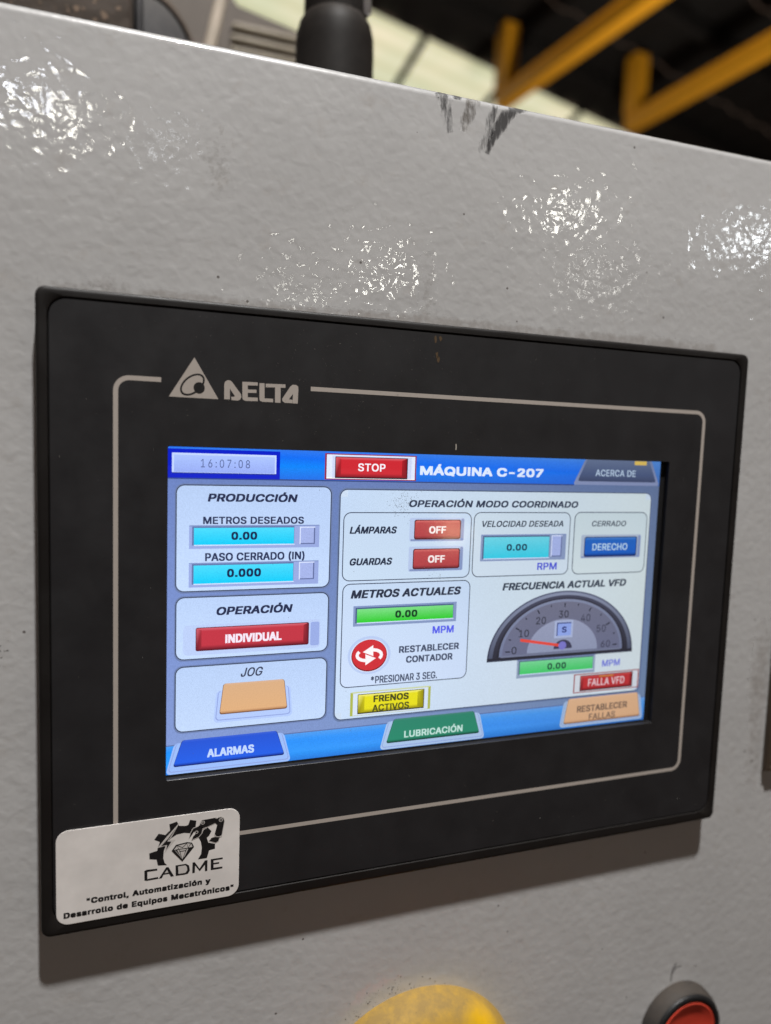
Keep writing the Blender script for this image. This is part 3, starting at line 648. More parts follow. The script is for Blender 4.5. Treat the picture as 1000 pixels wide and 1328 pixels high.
strip_decal('scuff_mark', [(-5.2, 146, 2.0, .9), (-4, 144.6, 2.2, .85), (-3.2, 141.5, 1.5, .7), (-2.6, 138.4, 1.5, .72), (-1.6, 135, 1.0, .6)], M_scuff, cab, label='spotty dark smear at the left of the rub marks')
strip_decal('scuff_mark', [(0.2, 146.1, 1.6, .95), (0, 144.3, 1.3, .7)], M_scuff, cab, label='small dark smudge on the top edge')
strip_decal('scuff_mark', [(5.6, 146, 2.2, .8), (4.6, 142.2, 2.0, .78), (3.0, 139, 1.7, .8), (2.4, 136, .9, .5)], M_brown, cab, label='brownish smear between the black rub marks')
strip_decal('grime_patch', [(-66, 126, 2, .3), (-66.4, 120, 3.6, .62), (-66, 114, 3.6, .66), (-64, 108, 2, .4)], M_grime, cab)
strip_decal('grime_patch', [(-8, 101, 1.2, .4), (-6, 96, 1.8, .55), (-6.5, 90, 2.4, .6), (-6, 84, 3, .7)], M_grime, cab)
for path in ([(-108, 81.6, 1.2, .5), (-80, 81.8, 1.6, .8), (-40, 81.7, 1.3, .75), (0, 82.0, 1.9, .9), (30, 81.8, 1.8, .85), (70, 82.0, 2.2, 1.0), (98, 82, 1.8, .9), (107.6, 81.6, 1, .5)],
             [(-97, 83, 1.2, .5), (-92, 83.5, 2, .75), (-86, 83, 1, .5)]):
    strip_decal('dirt_line', path, M_rust, cab)
strip_decal('rust_stain', [(131.5, -12, 3.0, .4), (131.5, -28, 4.6, .75), (131, -44, 4.4, .75), (132, -54, 3.4, .65), (131, -66, 3.8, .7), (132, -78, 2.0, .4)], M_rust, cab)
strip_decal('dark_specks', [(22, -124, 3, .5), (34, -129, 4, .62), (40, -138, 3, .5)], M_specks, cab)
strip_decal('dark_specks', [(-124, -4, 2.5, .6), (-118, -8, 3, .8), (-113, -10, 2, .6)], M_specks, cab)
strip_decal('hairy_scratch', [(100.3, -146.4, .3, 1), (100.5, -143.5, .25, 1), (102, -141.4, .3, 1), (104.6, -141.2, .2, .9)], M_scuff, cab)
strip_decal('hairy_scratch', [(100.5, -143.5, .2, 1), (101.0, -141.0, .25, 1), (102.4, -139.6, .2, 1)], M_scuff, cab)

# ------------------------------------------------------------------ the operator panel
hmi = thing('operator_panel', 'black touch-screen operator panel with lit blue and white display, set into the cabinet front', 'touch panel')
def L3(loop, z): return [(x, y, z) for x, y in loop]
def RR(ins, r, z):
    return L3(rrect(-108.0 + ins, -81.7 + ins, 108.3 - ins, 80.5 - ins, r, 8), z)
ox0, oy0, ox1, oy1 = -105.1, -78.0, 105.0, 78.0
frame_loops = [RR(0.3, 2.2, WZ + 0.02), RR(0.0, 2.3, -5.2), RR(0.0, 2.3, -0.8), RR(0.2, 2.2, -0.3), RR(0.6, 2.0, -0.05), RR(1.1, 1.7, 0.0),
               L3(rrect(ox0 - .45, oy0 - .45, ox1 + .45, oy1 + .45, 4.6, 8), 0.0), L3(rrect(ox0 - .28, oy0 - .28, ox1 + .28, oy1 + .28, 4.5, 8), -0.15),
               L3(rrect(ox0 - .24, oy0 - .24, ox1 + .24, oy1 + .24, 4.5, 8), -1.1), L3(rrect(-90, -60, 90, 60, 4.5, 8), -1.1)]
me = loft('frame', frame_loops, smooth=True); me.set_sharp_from_angle(angle=math.radians(40))
link('frame', me, hmi, M_frame)
OZ = -0.22
wx0, wy0, wx1, wy1 = -77.95, -43.75, 78.3, 43.85
ov = [L3(rrect(ox0, oy0, ox1, oy1, 4.3, 8), -1.05), L3(rrect(ox0, oy0, ox1, oy1, 4.3, 8), OZ - .12), L3(rrect(ox0 + .12, oy0 + .12, ox1 - .12, oy1 - .12, 4.2, 8), OZ),
      L3(rrect(wx0 - .1, wy0 - .1, wx1 + .1, wy1 + .1, 0.5, 8), OZ), L3(rrect(wx0, wy0, wx1, wy1, 0.4, 8), OZ - .1), L3(rrect(wx0, wy0, wx1, wy1, 0.4, 8), -2.3)]
me = loft('front_overlay', ov, smooth=True); me.set_sharp_from_angle(angle=math.radians(30))
link('front_overlay', me, hmi, M_over)

# printed silver line round the display, broken by the maker's name
def stroke(art, path, w, col, lvl=0):
    n = len(path); Lp, Rp = [], []
    for i, (x, y) in enumerate(path):
        a = path[max(0, i - 1)]; b = path[min(n - 1, i + 1)]
        dx, dy = b[0] - a[0], b[1] - a[1]; l = math.hypot(dx, dy) or 1
        Lp.append((x - dy / l * w / 2, y + dx / l * w / 2)); Rp.append((x + dy / l * w / 2, y - dx / l * w / 2))
    b = len(art.v); z = art.z + lvl * art.step
    for p, q in zip(Lp, Rp):
        art.v += [(p[0], p[1], z), (q[0], q[1], z)]; art.c += [col, col]
    for i in range(n - 1):
        k = b + 2 * i; art.f.append((k, k + 1, k + 3, k + 2))
def arc(cx, cy, r, a0, a1, n=8):
    return [(cx + r * math.cos(math.radians(a0 + (a1 - a0) * i / n)), cy + r * math.sin(math.radians(a0 + (a1 - a0) * i / n))) for i in range(n + 1)]
INK = (0.50, 0.445, 0.40, 1)
PZ = OZ + 0.012
A = Art(PZ)
lx0, lx1, ly0, ly1, lr = -90.3, 91.2, -61.2, 60.3, 3.2
path = [(-41.6, ly1)] + arc(lx1 - lr, ly1 - lr, lr, 90, 0) + arc(lx1 - lr, ly0 + lr, lr, 0, -90) + arc(lx0 + lr, ly0 + lr, lr, -90, -180) + arc(lx0 + lr, ly1 - lr, lr, 180, 90) + [(-79.7, ly1)]
stroke(A, path, 1.15, INK)
A.build('printed_line', hmi, M_ink)
A = Art(PZ)
A.poly(LOGO['tri'], INK, 0)
DK = (0.013, 0.0125, 0.013, 1)
ell = LOGO['ellring_out']
def ellpts(cx, cy, a, b, rot, n=40):
    r = math.radians(rot)
    return [(cx + a * math.cos(2*math.pi*i/n) * math.cos(r) - b * math.sin(2*math.pi*i/n) * math.sin(r), cy + a * math.cos(2*math.pi*i/n) * math.sin(r) + b * math.sin(2*math.pi*i/n) * math.cos(r)) for i in range(n)]
A.poly(ellpts(-72.15, 59.55, 3.55, 2.15, 41), DK, 1)
A.poly(ellpts(-72.15, 59.55, 3.05, 1.68, 41), INK, 2)
A.poly(ellpts(-70.5, 58.85, 1.38, 1.42, 0), DK, 3)
A.build('triangle_emblem', hmi, M_ink)
A = Art(PZ)
for k in 'D', 'E', 'Lt', 'T', 'A':
    A.poly(LOGO[k], INK, 0)
A.build('maker_name', hmi, M_ink)

# dust and a lint fibre lying on the overlay
rnd = random.Random(5)
vs, fs, cc = [], [], []
for i in range(1500):
    if i < 420: x, y = rnd.gauss(-30, 20), rnd.gauss(60, 9)
    elif i < 700: x, y = rnd.uniform(-104, 103), rnd.choice((rnd.uniform(70, 77.6), rnd.uniform(46, 77.6)))
    else: x, y = rnd.uniform(-104, 103), rnd.uniform(-76, 77)
    if wx0 - 1 < x < wx1 + 1 and wy0 - 1 < y < wy1 + 1: continue
    if not (ox0 + 1 < x < ox1 - 1 and oy0 + 1 < y < oy1 - 1): continue
    r = rnd.choice((0.02, 0.03, 0.04, 0.05, 0.075)) * (1.5 if rnd.random() < 0.06 else 1); n = 5; b = len(vs)
    g = rnd.uniform(0.08, 0.42)
    for k in range(n):
        a = 2 * math.pi * k / n + rnd.random(); q = r * rnd.uniform(0.5, 1.3)
        vs.append((x + q * math.cos(a), y + q * math.sin(a), PZ + 0.03)); cc += [g, g * 0.93, g * 0.85, 1]
    vs.append((x, y, PZ + 0.03 + r * 0.6)); cc += [g, g * 0.93, g * 0.85, 1]
    for k in range(n): fs.append((b + k, b + (k + 1) % n, b + n))
me = mesh('dust', vs, fs); a = me.color_attributes.new('col', 'FLOAT_COLOR', 'POINT'); a.data.foreach_set('color', cc)
link('dust', me, hmi, M_ink, kind='stuff')
A = Art(PZ + .02)
stroke(A, [(1.65, 47.1), (1.75, 46.3), (1.7, 45.4)], 0.34, (0.5, 0.46, 0.4, 1))
A.build('lint_fibre', hmi, M_ink)
A = Art(PZ + .02)
for dx, dy in ((-6, 76.2), (-4.6, 76.6), (-5.4, 72), (-5.0, 70.8)):
    A.poly([(dx + .5 * math.cos(t) * rnd.uniform(.5, 1.2), dy + 1.0 * math.sin(t) * rnd.uniform(.5, 1.2)) for t in [k * .7 for k in range(9)]], (0.10, 0.065, 0.035, 1))
A.build('rust_spot', hmi, M_ink)

# ------------------------------------------------------------------ the display and the picture on it
ZS = -2.0
lcd = link('display', box_me('display', wx0 - 1, wy0 - 1, ZS - 3, wx1 + 1, wy1 + 1, ZS - 0.03), hmi, M_black)
C = srgb
AX0, AX1, AY1, AY0 = -78.3, 76.3, -43.1, 44.1
WHT, WHR = C(196, 214, 236), C(204, 217, 222)       # panel fields, left and right; viewing-angle tint put into the colours
GRY, GRR = C(120, 140, 190), C(122, 138, 170)       # screen ground
OUT = C(52, 62, 82)
TXT, TXR = C(34, 42, 66), C(44, 54, 66)
def ui(name, fn, label=None):
    a = Art(ZS); fn(a)
    kw = {'label': label} if label else {}
    a.build(name, lcd, M_lcd, **kw)
def cap(s, x0, x1, yt, yb, col=TXT, bold=0.10, shear=0.0, lvl=6, space=14):
    a = Art(ZS); a.text(s, x0, x1, yb, yt, col, lvl, bold, shear, space); a.build('caption', lcd, M_lcd, label='reads ' + s.replace('"', ''))
def f(a):
    b = len(a.v)
    a.rows([(AY0, AX0, AX1, C(100, 122, 182), C(92, 110, 148)), (AY1, AX0, AX1, C(128, 150, 205), C(112, 134, 168))], 0)
ui('screen_ground', f)
def f(a):
    a.rows([(AY0, AX0, 55, C(40, 110, 225), C(70, 130, 215)), (42.6, AX0, 55, C(12, 104, 234), C(55, 120, 220)), (39.5, AX0, 55, C(4, 132, 242), C(30, 105, 225)), (35.9, AX0, 55, C(28, 110, 225), C(35, 95, 205))], 1)
    a.rows([(AY0, 55, AX1, C(70, 130, 215), C(80, 132, 205)), (35.9, 55, AX1, C(35, 95, 205), C(60, 105, 180))], 1)
    a.rect(AX0, 35.95, 43.5, 35.6, C(52, 70, 120), 2)
ui('title_bar', f)
def f(a):
    a.rows([(-35.1, AX0, AX1, C(70, 150, 235), C(110, 160, 225)), (-37, AX0, AX1, C(28, 140, 245), C(80, 150, 225)), (-40.5, AX0, AX1, C(40, 150, 250), C(70, 140, 225)), (AY1, AX0, AX1, C(30, 120, 220), C(50, 110, 190))], 1)
    a.rect(AX0, -35.0, AX1, -35.3, C(90, 110, 160), 2)
ui('bottom_bar', f)
def f(a):
    a.rect(AX0 + .3, 43.5, -49.1, 35.7, C(8, 30, 190), 2)
    a.rect(AX0 + .3, 43.6, -49.1, 43.35, C(50, 120, 230), 3)
    a.rect(-76.9, 42.3, -50.1, 37.0, C(190, 208, 250), 3)
    a.rect(-76.4, 41.8, -50.5, 37.4, [(0, C(165, 188, 245)), (1, C(145, 165, 232))], 4)
    a.rect(-76.9, 37.3, -50.1, 37.0, C(30, 50, 150), 5)
ui('time_display', f)
cap('16:07:08', -69.7, -57.1, 40.8, 38.7, C(70, 82, 130), 0.0, 0, 6, 150)
def bevel_button(a, x0, y0, x1, y1, base, hi, lo, lvl=3, side=1.0, dark=None, r=.15):
    a.rect(x0 - .2, y0 + .2, x1 + .25, y1 - .35, dark or C(60, 20, 30), lvl, r)
    a.rect(x0, y0, x1, y1, [(0, hi), (.14, base), (.8, base), (1, lo)], lvl + 1, r)
    a.poly([(x0, y0), (x0 + side, y0 - .5), (x0 + side, y1 + .5), (x0, y1)], [hi, tuple(.75 * c for c in base[:3]) + (1,), tuple(.6 * c for c in base[:3]) + (1,), lo], lvl + 2)
    a.poly([(x1, y0), (x1 - side, y0 - .5), (x1 - side, y1 + .5), (x1, y1)], [lo, tuple(.7 * c for c in base[:3]) + (1,), tuple(.45 * c for c in base[:3]) + (1,), lo], lvl + 2)
def f(a):
    a.rect(-36.7, 43.3, -9.7, 36.1, C(140, 38, 62), 2)
    a.rect(-36.2, 43.0, -10.1, 36.4, C(214, 222, 244), 3)
    a.rect(-36.2, 36.7, -10.1, 36.4, C(240, 244, 250), 4)
    a.rect(-34.6, 42.7, -11.2, 36.6, C(196, 205, 232), 4)
    bevel_button(a, -33.6, 42.3, -12.6, 36.9, C(196, 40, 50), C(210, 96, 104), C(118, 20, 32), 5, 1.5, C(40, 16, 30))
ui('stop_button', f)
cap('STOP', -27.2, -19.1, 40.8, 38.6, C(238, 232, 240), .07, 0, 10, 20)
cap('MÁQUINA C-207', -8.5, 32.3, 40.6, 37.9, C(214, 226, 246), .16, 0, 6, 10)
def f(a):
    a.rect(43.2, 44.1, 76.2, 35.9, [(0, C(112, 124, 158)), (1, C(128, 140, 178))], 3, .9, 4.2, 3.6)
    a.rect(44.8, 44.1, 74.9, 37.0, [(0, C(98, 112, 142)), (.7, C(72, 86, 122)), (1, C(58, 68, 98))], 4, .8, 3.3, 3.3)
    a.rect(66.0, 43.75, 70.7, 42.5, C(212, 182, 92), 5)
ui('about_button', f)
cap('ACERCA DE', 51.3, 66.6, 40.8, 38.7, C(176, 196, 220), .05, 0, 7, 18)

# left column
def box(x0, y0, x1, y1, fl, out=OUT, lvl=2, r=2.2, w=.28, sh=True):
    def f(a):
        if sh: a.rect(x0 - .25, y0 + .25, x1 + .35, y1 - .35, C(105, 122, 165), lvl - .5, r)
        a.frame(x0, y0, x1, y1, w, out, fl, lvl, r)
    ui('group_box', f)
wl = [(0, C(176, 198, 234)), (1, C(188, 209, 242))]
box(-75.9, 34.2, -34.5, 6.0, wl)
box(-75.8, 4.7, -34.5, -12.2, wl)
box(-75.8, -13.9, -34.5, -31.8, wl)
cap('PRODUCCIÓN', -67.9, -44.0, 32.0, 29.8, C(34, 42, 74), .14, .22)
cap('METROS DESEADOS', -69, -42.2, 25.9, 23.9, C(40, 50, 84), .10)
cap('PASO CERRADO (IN)', -68.4, -41.8, 16.3, 14.1, C(40, 50, 84), .10)
def field(x0, y0, x1, y1, c0, c1, hx, btn=None, name='entry_field', fr=C(146, 162, 214), dk=C(92, 112, 160), up=4):
    def f(a):
        a.z += up * a.step
        a.rect(hx[0], hx[1], hx[2], hx[3], fr, 4)
        a.rect(hx[0], hx[1], hx[2], hx[1] - .25, C(120, 138, 186), 5)
        a.rect(x0 - .45, y0 + .4, x1 + .1, y1 - .1, dk, 5)
        a.rect(x0, y0, x1, y1, [(0, c0), (.45, tuple((p + q) / 2 for p, q in zip(c0, c1))), (1, c1)], 6)
        a.rect(x0, y1 + .05, x1 + .25, y1 - .25, C(196, 212, 240), 7)
        if btn:
            a.rect(btn[0], btn[1], btn[2], btn[3], C(206, 216, 244), 6)
            a.rect(btn[0] + .3, btn[1] - .3, btn[2], btn[3], C(92, 104, 150), 7)
            a.rect(btn[0] + .3, btn[1] - .3, btn[2] - .35, btn[3] + .3, C(158, 172, 222), 8)
    ui(name, f)
CY0, CY1 = C(70, 208, 240), C(0, 194, 236)
field(-71.3, 22.9, -44.9, 18.4, CY0, CY1, (-72.5, 23.6, -37.8, 17.4), (-43.3, 23.1, -39.0, 18.3))
field(-71.3, 13.0, -44.9, 8.1, CY0, CY1, (-72.5, 13.7, -37.8, 7.2), (-43.3, 13.4, -39.0, 8.5))
cap('0.00', -61.7, -54.9, 21.9, 19.7, C(14, 34, 74), .14, 0, 14, 40)
cap('0.000', -62.7, -53.7, 12.0, 9.7, C(14, 34, 74), .14, 0, 14, 40)
cap('OPERACIÓN', -65.5, -44.7, 1.8, -.5, C(34, 42, 74), .14, .22)
def f(a):
    a.rect(-73.8, -2.9, -36.8, -11.0, C(178, 196, 234), 4, 1.2)
    a.rect(-39.6, -3.6, -37.1, -10.3, C(146, 164, 218), 5, .5)
    bevel_button(a, -70.4, -3.8, -40.3, -9.6, C(184, 50, 64), C(204, 96, 110), C(104, 20, 36), 5, 1.3, C(90, 18, 34), .5)
ui('individual_button', f)
cap('INDIVIDUAL', -62.9, -47.7, -5.7, -8.2, C(234, 222, 236), .13, 0, 10, 14)
cap('JOG', -58.8, -52.4, -15.3, -17.8, C(58, 66, 90), .06, .25)
def trap(a, x0, y0, x1, y1, ti, cols, hold, holdc, lvl=3, r=.7):
    hx0, hy0, hx1, hy1, hti = hold
    a.rect(hx0, hy0, hx1, hy1, holdc, lvl, 1.2, hti, hti)
    a.rect(hx0 + .5, hy0, hx1 - .5, hy1 + .55, C(140, 158, 214), lvl + .5, 1.0, hti, hti)
    a.rect(hx0 + .75, hy0, hx1 - .75, hy1 + .8, holdc, lvl + 1, .9, hti, hti)
    a.rect(x0 - .15, y0, x1 + .15, y1 - .3, tuple(.45 * c for c in cols[-1][1][:3]) + (1,), lvl + 2, r, ti, ti)
    a.rect(x0, y0, x1, y1, cols, lvl + 3, r, ti, ti)
def f(a):
    trap(a, -64.1, -19.3, -45.8, -27.5, 1.0, [(0, C(206, 172, 146)), (.08, C(208, 166, 126)), (.92, C(214, 168, 122)), (1, C(170, 120, 84))], (-65.8, -21.2, -44.2, -30.0, .7), C(172, 194, 240), 4)
ui('jog_button', f)
def f(a):
    trap(a, -76.0, -33.9, -46.3, -40.8, 2.3, [(0, C(60, 96, 205)), (.1, C(36, 82, 205)), (.9, C(34, 92, 222)), (1, C(18, 50, 150))], (-78.0, -34.6, -44.3, -43.1, 2.2), C(150, 182, 240), 4)
ui('alarm_button', f)
cap('ALARMAS', -67.3, -54.7, -37.0, -39.4, C(186, 208, 246), .12, 0, 10, 14)
def f(a):
    trap(a, -15.9, -34.0, 14.4, -40.9, 2.2, [(0, C(70, 128, 116)), (.1, C(44, 128, 104)), (.9, C(40, 132, 104)), (1, C(18, 84, 66))], (-18.0, -34.6, 16.4, -43.0, 2.1), C(164, 190, 226), 4)
ui('lubrication_button', f)
cap('LUBRICACIÓN', -10.4, 8.7, -37.9, -40.0, C(188, 222, 214), .10, 0, 10, 14)

# right column
def f(a):
    a.rect(-32.5, 33.9, 74.1, -33.2, C(100, 118, 156), 1.5, 2.2)
    w0, w1, w2, w3 = C(186, 206, 232), C(200, 214, 220), C(194, 213, 238), C(206, 218, 226)  # viewing-angle shift from bluish to greenish put into the field colours
    r = 2.0
    a.frame(-32.2, 33.6, 73.6, -32.8, .28, C(62, 74, 102), C(196, 212, 232), 2, 2.2)
    a.rows([(31.4, -31.9, 73.3, w0, w1), (0, -31.9, 73.3, C(192, 211, 236), C(204, 217, 221)), (-30.6, -31.9, 73.3, w2, w3)], 4)
    a.rows([(33.32, -29.9, 71.3, w0, w1), (31.4, -29.9, 71.3, w0, w1)], 4)
    a.rows([(-30.6, -29.9, 71.3, w2, w3), (-32.52, -29.9, 71.3, w2, w3)], 4)
ui('group_box', f)
cap('OPERACIÓN MODO COORDINADO', -11.7, 45.8, 30.7, 28.6, C(46, 56, 78), .13, .22)
def box2(x0, y0, x1, y1, fl, out=C(52, 62, 84)):
    def f(a): a.frame(x0, y0, x1, y1, .26, out, fl, 5, 2.2)
    ui('group_box', f)
box2(-31.0, 27.1, 8.7, 7.5, [(0, C(188, 207, 230)), (1, C(194, 213, 234))])
box2(9.4, 27.2, 43.1, 7.5, [(0, C(194, 210, 224)), (1, C(200, 215, 230))])
box2(44.5, 27.3, 72.4, 7.4, [(0, C(192, 208, 216)), (1, C(202, 216, 222))])
box2(-30.7, 6.8, 9.2, -23.4, [(0, C(190, 209, 234)), (1, C(198, 214, 240))])
cap('LÁMPARAS', -29.1, -14.8, 23.1, 21.0, C(34, 44, 66), .12, .22, 8)
cap('GUARDAS', -29.0, -15.9, 14.1, 12.0, C(34, 44, 66), .12, .22, 8)
def pill(name, hold, btn, cols, holdc=C(176, 192, 224)):
    def f(a):
        a.rect(*hold, holdc, 8, .5)
        a.rect(hold[2] - 1.1, hold[1] - .3, hold[2] - .1, hold[3] + .1, C(128, 144, 186), 9, .4)
        a.rect(hold[0] + .4, hold[3] + .7, hold[2] - .2, hold[3] + .1, C(128, 144, 186), 9, .2)
        a.rect(btn[0] - .25, btn[1] + .25, btn[2] + .3, btn[3] - .35, tuple(.42 * c for c in cols[-1][1][:3]) + (1,), 10, .6)
        a.rect(*btn, cols, 11, .6)
    ui(name, f)
red = [(0, C(206, 104, 102)), (.15, C(180, 72, 74)), (.85, C(172, 64, 68)), (1, C(120, 40, 46))]
pill('lamps_off_button', (-11.1, 25.5, 6.3, 18.6), (-9.4, 24.7, 4.9, 19.5), red)
pill('guards_off_button', (-11.1, 17.1, 6.3, 9.8), (-9.5, 16.2, 4.9, 10.8), red)
cap('OFF', -5.0, .4, 23.1, 20.9, C(238, 226, 226), .12, 0, 13, 16)
cap('OFF', -5.0, .4, 14.5, 12.3, C(238, 226, 226), .12, 0, 13, 16)
cap('VELOCIDAD DESEADA', 11.8, 40.9, 24.6, 22.7, C(46, 56, 74), .08, .22, 8, 12)
field(13.1, 19.6, 35.7, 13.1, C(104, 204, 222), C(48, 196, 222), (12.0, 20.4, 41.8, 12.3), (36.5, 20.0, 40.3, 13.3), 'entry_field', C(132, 148, 186), C(76, 96, 130))
cap('0.00', 20.8, 27.9, 17.5, 15.4, C(30, 66, 90), .13, 0, 15, 40)
cap('RPM', 31.9, 38.9, 11.5, 9.2, C(74, 84, 206), .09, 0, 8, 10)
cap('CERRADO', 50.9, 64.3, 24.5, 22.7, C(56, 68, 84), .07, .2, 8, 14)
pill('closing_direction_button', (47.4, 20.0, 70.3, 12.5), (48.9, 19.1, 68.5, 13.3), [(0, C(70, 126, 200)), (.15, C(30, 96, 186)), (.85, C(24, 92, 190)), (1, C(14, 52, 124))], C(164, 178, 200))
cap('DERECHO', 51.7, 65.1, 17.2, 15.0, C(184, 212, 232), .05, 0, 13, 16)
cap('METROS ACTUALES', -28.2, 6.4, 5.0, 2.5, C(40, 48, 68), .14, .24, 8)
field(-26.2, -.6, 3.8, -4.6, C(120, 214, 128), C(36, 196, 30), (-27.3, .3, 4.9, -5.6), None, 'reading_field', C(128, 146, 186), C(70, 90, 130))
cap('0.00', -14.6, -7.7, -1.4, -3.6, C(14, 60, 30), .15, 0, 15, 40)
cap('MPM', -2.6, 4.3, -6.7, -9.0, C(84, 92, 226), .10, 0, 8, 10)
def f(a):
    cx, cy = -22.1, -14.2
    a.ellipse(cx, cy, 6.5, 5.6, C(178, 196, 232), 8)
    a.ellipse(cx, cy - .1, 5.7, 4.9, C(214, 222, 244), 9)
    a.ellipse(cx, cy - .1, 5.4, 4.7, C(110, 20, 30), 10)
    a.ellipse(cx, cy + .05, 5.2, 4.5, C(198, 46, 54), 11)
    w = C(244, 236, 240)
    def arrow(k):
        P_ = lambda x, y: (cx + k * x, cy + k * y)
        band = [P_(2.75 * math.cos(math.radians(t)) + .95, 1.6 * math.sin(math.radians(t)) - .1) for t in range(-40, 141, 20)]
        stroke(a, band, .95, w, 12)
        a.poly([P_(-2.0, 1.0), P_(1.1, 2.9), P_(1.2, -.35)], w, 12.5)
    arrow(1); arrow(-1)
ui('reset_counter_button', f)
cap('RESTABLECER', -13.0, 6.3, -12.1, -14.2, C(66, 76, 100), .12, 0, 8, 18)
cap('CONTADOR', -10.7, 4.3, -15.2, -17.3, C(66, 76, 100), .12, 0, 8, 18)
cap('*PRESIONAR 3 SEG.', -21.4, -.5, -20.5, -22.7, C(66, 76, 100), .07, 0.0, 8, 0)
def f(a):
    a.rect(-27.4, -25.0, -2.4, -31.9, C(168, 176, 78), 6)
    a.rect(-26.6, -25.2, -3.2, -31.8, C(208, 220, 236), 7)
    a.rect(-27.0, -24.8, -2.8, -25.15, C(196, 206, 160), 8)
    bevel_button(a, -25.0, -25.8, -4.7, -31.1, C(222, 214, 28), C(236, 232, 120), C(140, 130, 10), 8, 1.9, C(60, 60, 24))
ui('brakes_button', f)
cap('FRENOS', -20.4, -9.4, -26.2, -28.3, C(66, 68, 30), .13, 0, 12, 16)
cap('ACTIVOS', -20.7, -9.2, -29.0, -31.1, C(76, 78, 30), .10, 0, 12, 16)
cap('FRECUENCIA ACTUAL VFD', 20.1, 65.9, 5.5, 3.1, C(54, 64, 80), .14, .22, 8, 8)
# dial
def f(a):
    cx, cy = 42.8, -16.6
    def half(rx, ry, y0, col, lvl, n=44):
        a.poly([(cx + rx * math.cos(math.pi * i / n), y0 + ry * math.sin(math.pi * i / n)) for i in range(n + 1)], col, lvl)
    def halfg(rx, ry, y0, ct, cb, lvl, n=44):
        pts = [(cx + rx * math.cos(math.pi * i / n), y0 + ry * math.sin(math.pi * i / n)) for i in range(n + 1)]
        a.poly(pts, [tuple(p + (q - p) * math.sin(math.pi * i / n) for p, q in zip(cb, ct)) for i in range(n + 1)], lvl)
    halfg(26.9, 21.2, -18.9, C(92, 98, 122), C(58, 62, 82), 6)
    halfg(26.3, 20.6, -18.8, C(134, 142, 168), C(72, 78, 100), 6.6)
    halfg(25.0, 19.4, -18.5, C(70, 72, 92), C(44, 44, 56), 7.2)
    halfg(23.6, 18.3, -18.2, C(52, 52, 66), C(40, 40, 50), 7.8)
    halfg(22.8, 17.4, -17.8, C(128, 136, 164), C(112, 120, 150), 8.4)
    halfg(21.8, 16.4, -17.6, C(110, 112, 134), C(104, 108, 136), 9)
    a.rect(cx - 22.2, -17.4, cx + 22.2, -18.0, C(112, 118, 144), 9.3)
    a.rect(cx - 26.9, -18.0, cx + 26.9, -19.1, [(0, C(46, 46, 58)), (.5, C(34, 34, 44)), (1, C(70, 76, 98))], 9.4)
    halfg(13.0, 10.4, -17.2, C(148, 154, 182), C(140, 148, 176), 9.9)
    a.rect(39.4, -7.3, 46.2, -12.9, C(166, 178, 212), 10.5)
    a.rect(40.2, -7.9, 45.5, -12.2, C(66, 76, 130), 11)
    a.rect(40.6, -8.3, 45.5, -12.2, C(140, 162, 228), 11.5)
    a.ellipse(cx, -16.4, 3.4, 2.9, C(60, 60, 84), 10.5, 24, 0, 180)
    for i in range(13):
        t = math.radians(176 - i * 172 / 12)
        r1, r2 = (.985, .905) if i % 2 == 0 else (.985, .945)
        p0 = (cx + 21.0 * r1 * math.cos(t), -17.3 + 15.9 * r1 * math.sin(t)); p1 = (cx + 21.0 * r2 * math.cos(t), -17.3 + 15.9 * r2 * math.sin(t))
        stroke(a, [p0, p1], .42 if i % 2 == 0 else .36, C(38, 40, 52), 11)
    for s, x, y in (('0', 25.2, -15.9), ('10', 28.4, -10.7), ('20', 34.3, -6.9), ('30', 42.5, -5.2), ('40', 50.8, -6.8), ('50', 57.0, -10.6), ('60', 59.0, -15.8)):
        w = .85 * len(s)
        a.text(s, x - w * 1.05, x + w * 1.05, y - 1.15, y + 1.15, C(48, 50, 62) if x < 45 else C(62, 64, 82), 11, .03, 0, 20)
    a.text('S', 42.1, 43.9, -11.2, -9.2, C(50, 60, 120), 12.5, .12)
    a.poly([(27.3, -12.3), (27.2, -13.2), (42.6, -15.9), (42.6, -15.0)], C(222, 74, 62), 13)
    a.ellipse(cx - .2, -15.4, 1.45, 1.35, C(120, 116, 196), 14, 24)
ui('frequency_dial', f)
field(27.6, -19.8, 54.5, -23.8, C(116, 208, 146), C(62, 196, 100), (26.5, -19.1, 55.4, -25.0), None, 'reading_field', C(142, 158, 184), C(84, 108, 130))
cap('0.00', 37.5, 44.4, -20.8, -22.9, C(34, 76, 62), .12, 0, 16, 40)
cap('MPM', 58.2, 65.2, -21.2, -23.5, C(112, 120, 214), .08, 0, 8, 10)
def f(a):
    a.rect(47.7, -25.3, 73.1, -31.6, C(150, 52, 56), 7)
    a.rect(48.1, -25.6, 72.7, -31.3, C(206, 212, 222), 8)
    bevel_button(a, 50.3, -26.1, 70.4, -30.7, C(184, 48, 52), C(196, 90, 90), C(120, 26, 34), 9, 1.0, C(70, 20, 30))
    a.rect(57.4, -26.5, 63, -26.75, C(196, 160, 60), 12)
ui('fault_button', f)
cap('FALLA VFD', 53.2, 67.4, -27.2, -29.6, C(226, 200, 208), .04, 0, 13, 12)
def f(a):
    trap(a, 44.8, -33.3, 74.5, -41.3, 1.4, [(0, C(222, 180, 150)), (.1, C(214, 172, 136)), (.92, C(214, 170, 132)), (1, C(178, 132, 98))], (43.2, -33.9, 75.8, -42.6, 1.4), C(160, 186, 216), 4)
ui('reset_faults_button', f)
cap('RESTABLECER', 49.6, 69.2, -35.9, -38.1, C(112, 92, 80), .10, 0, 10, 16)
cap('FALLAS', 54.3, 64.6, -38.9, -41.0, C(122, 100, 86), .08, 0, 10, 16)
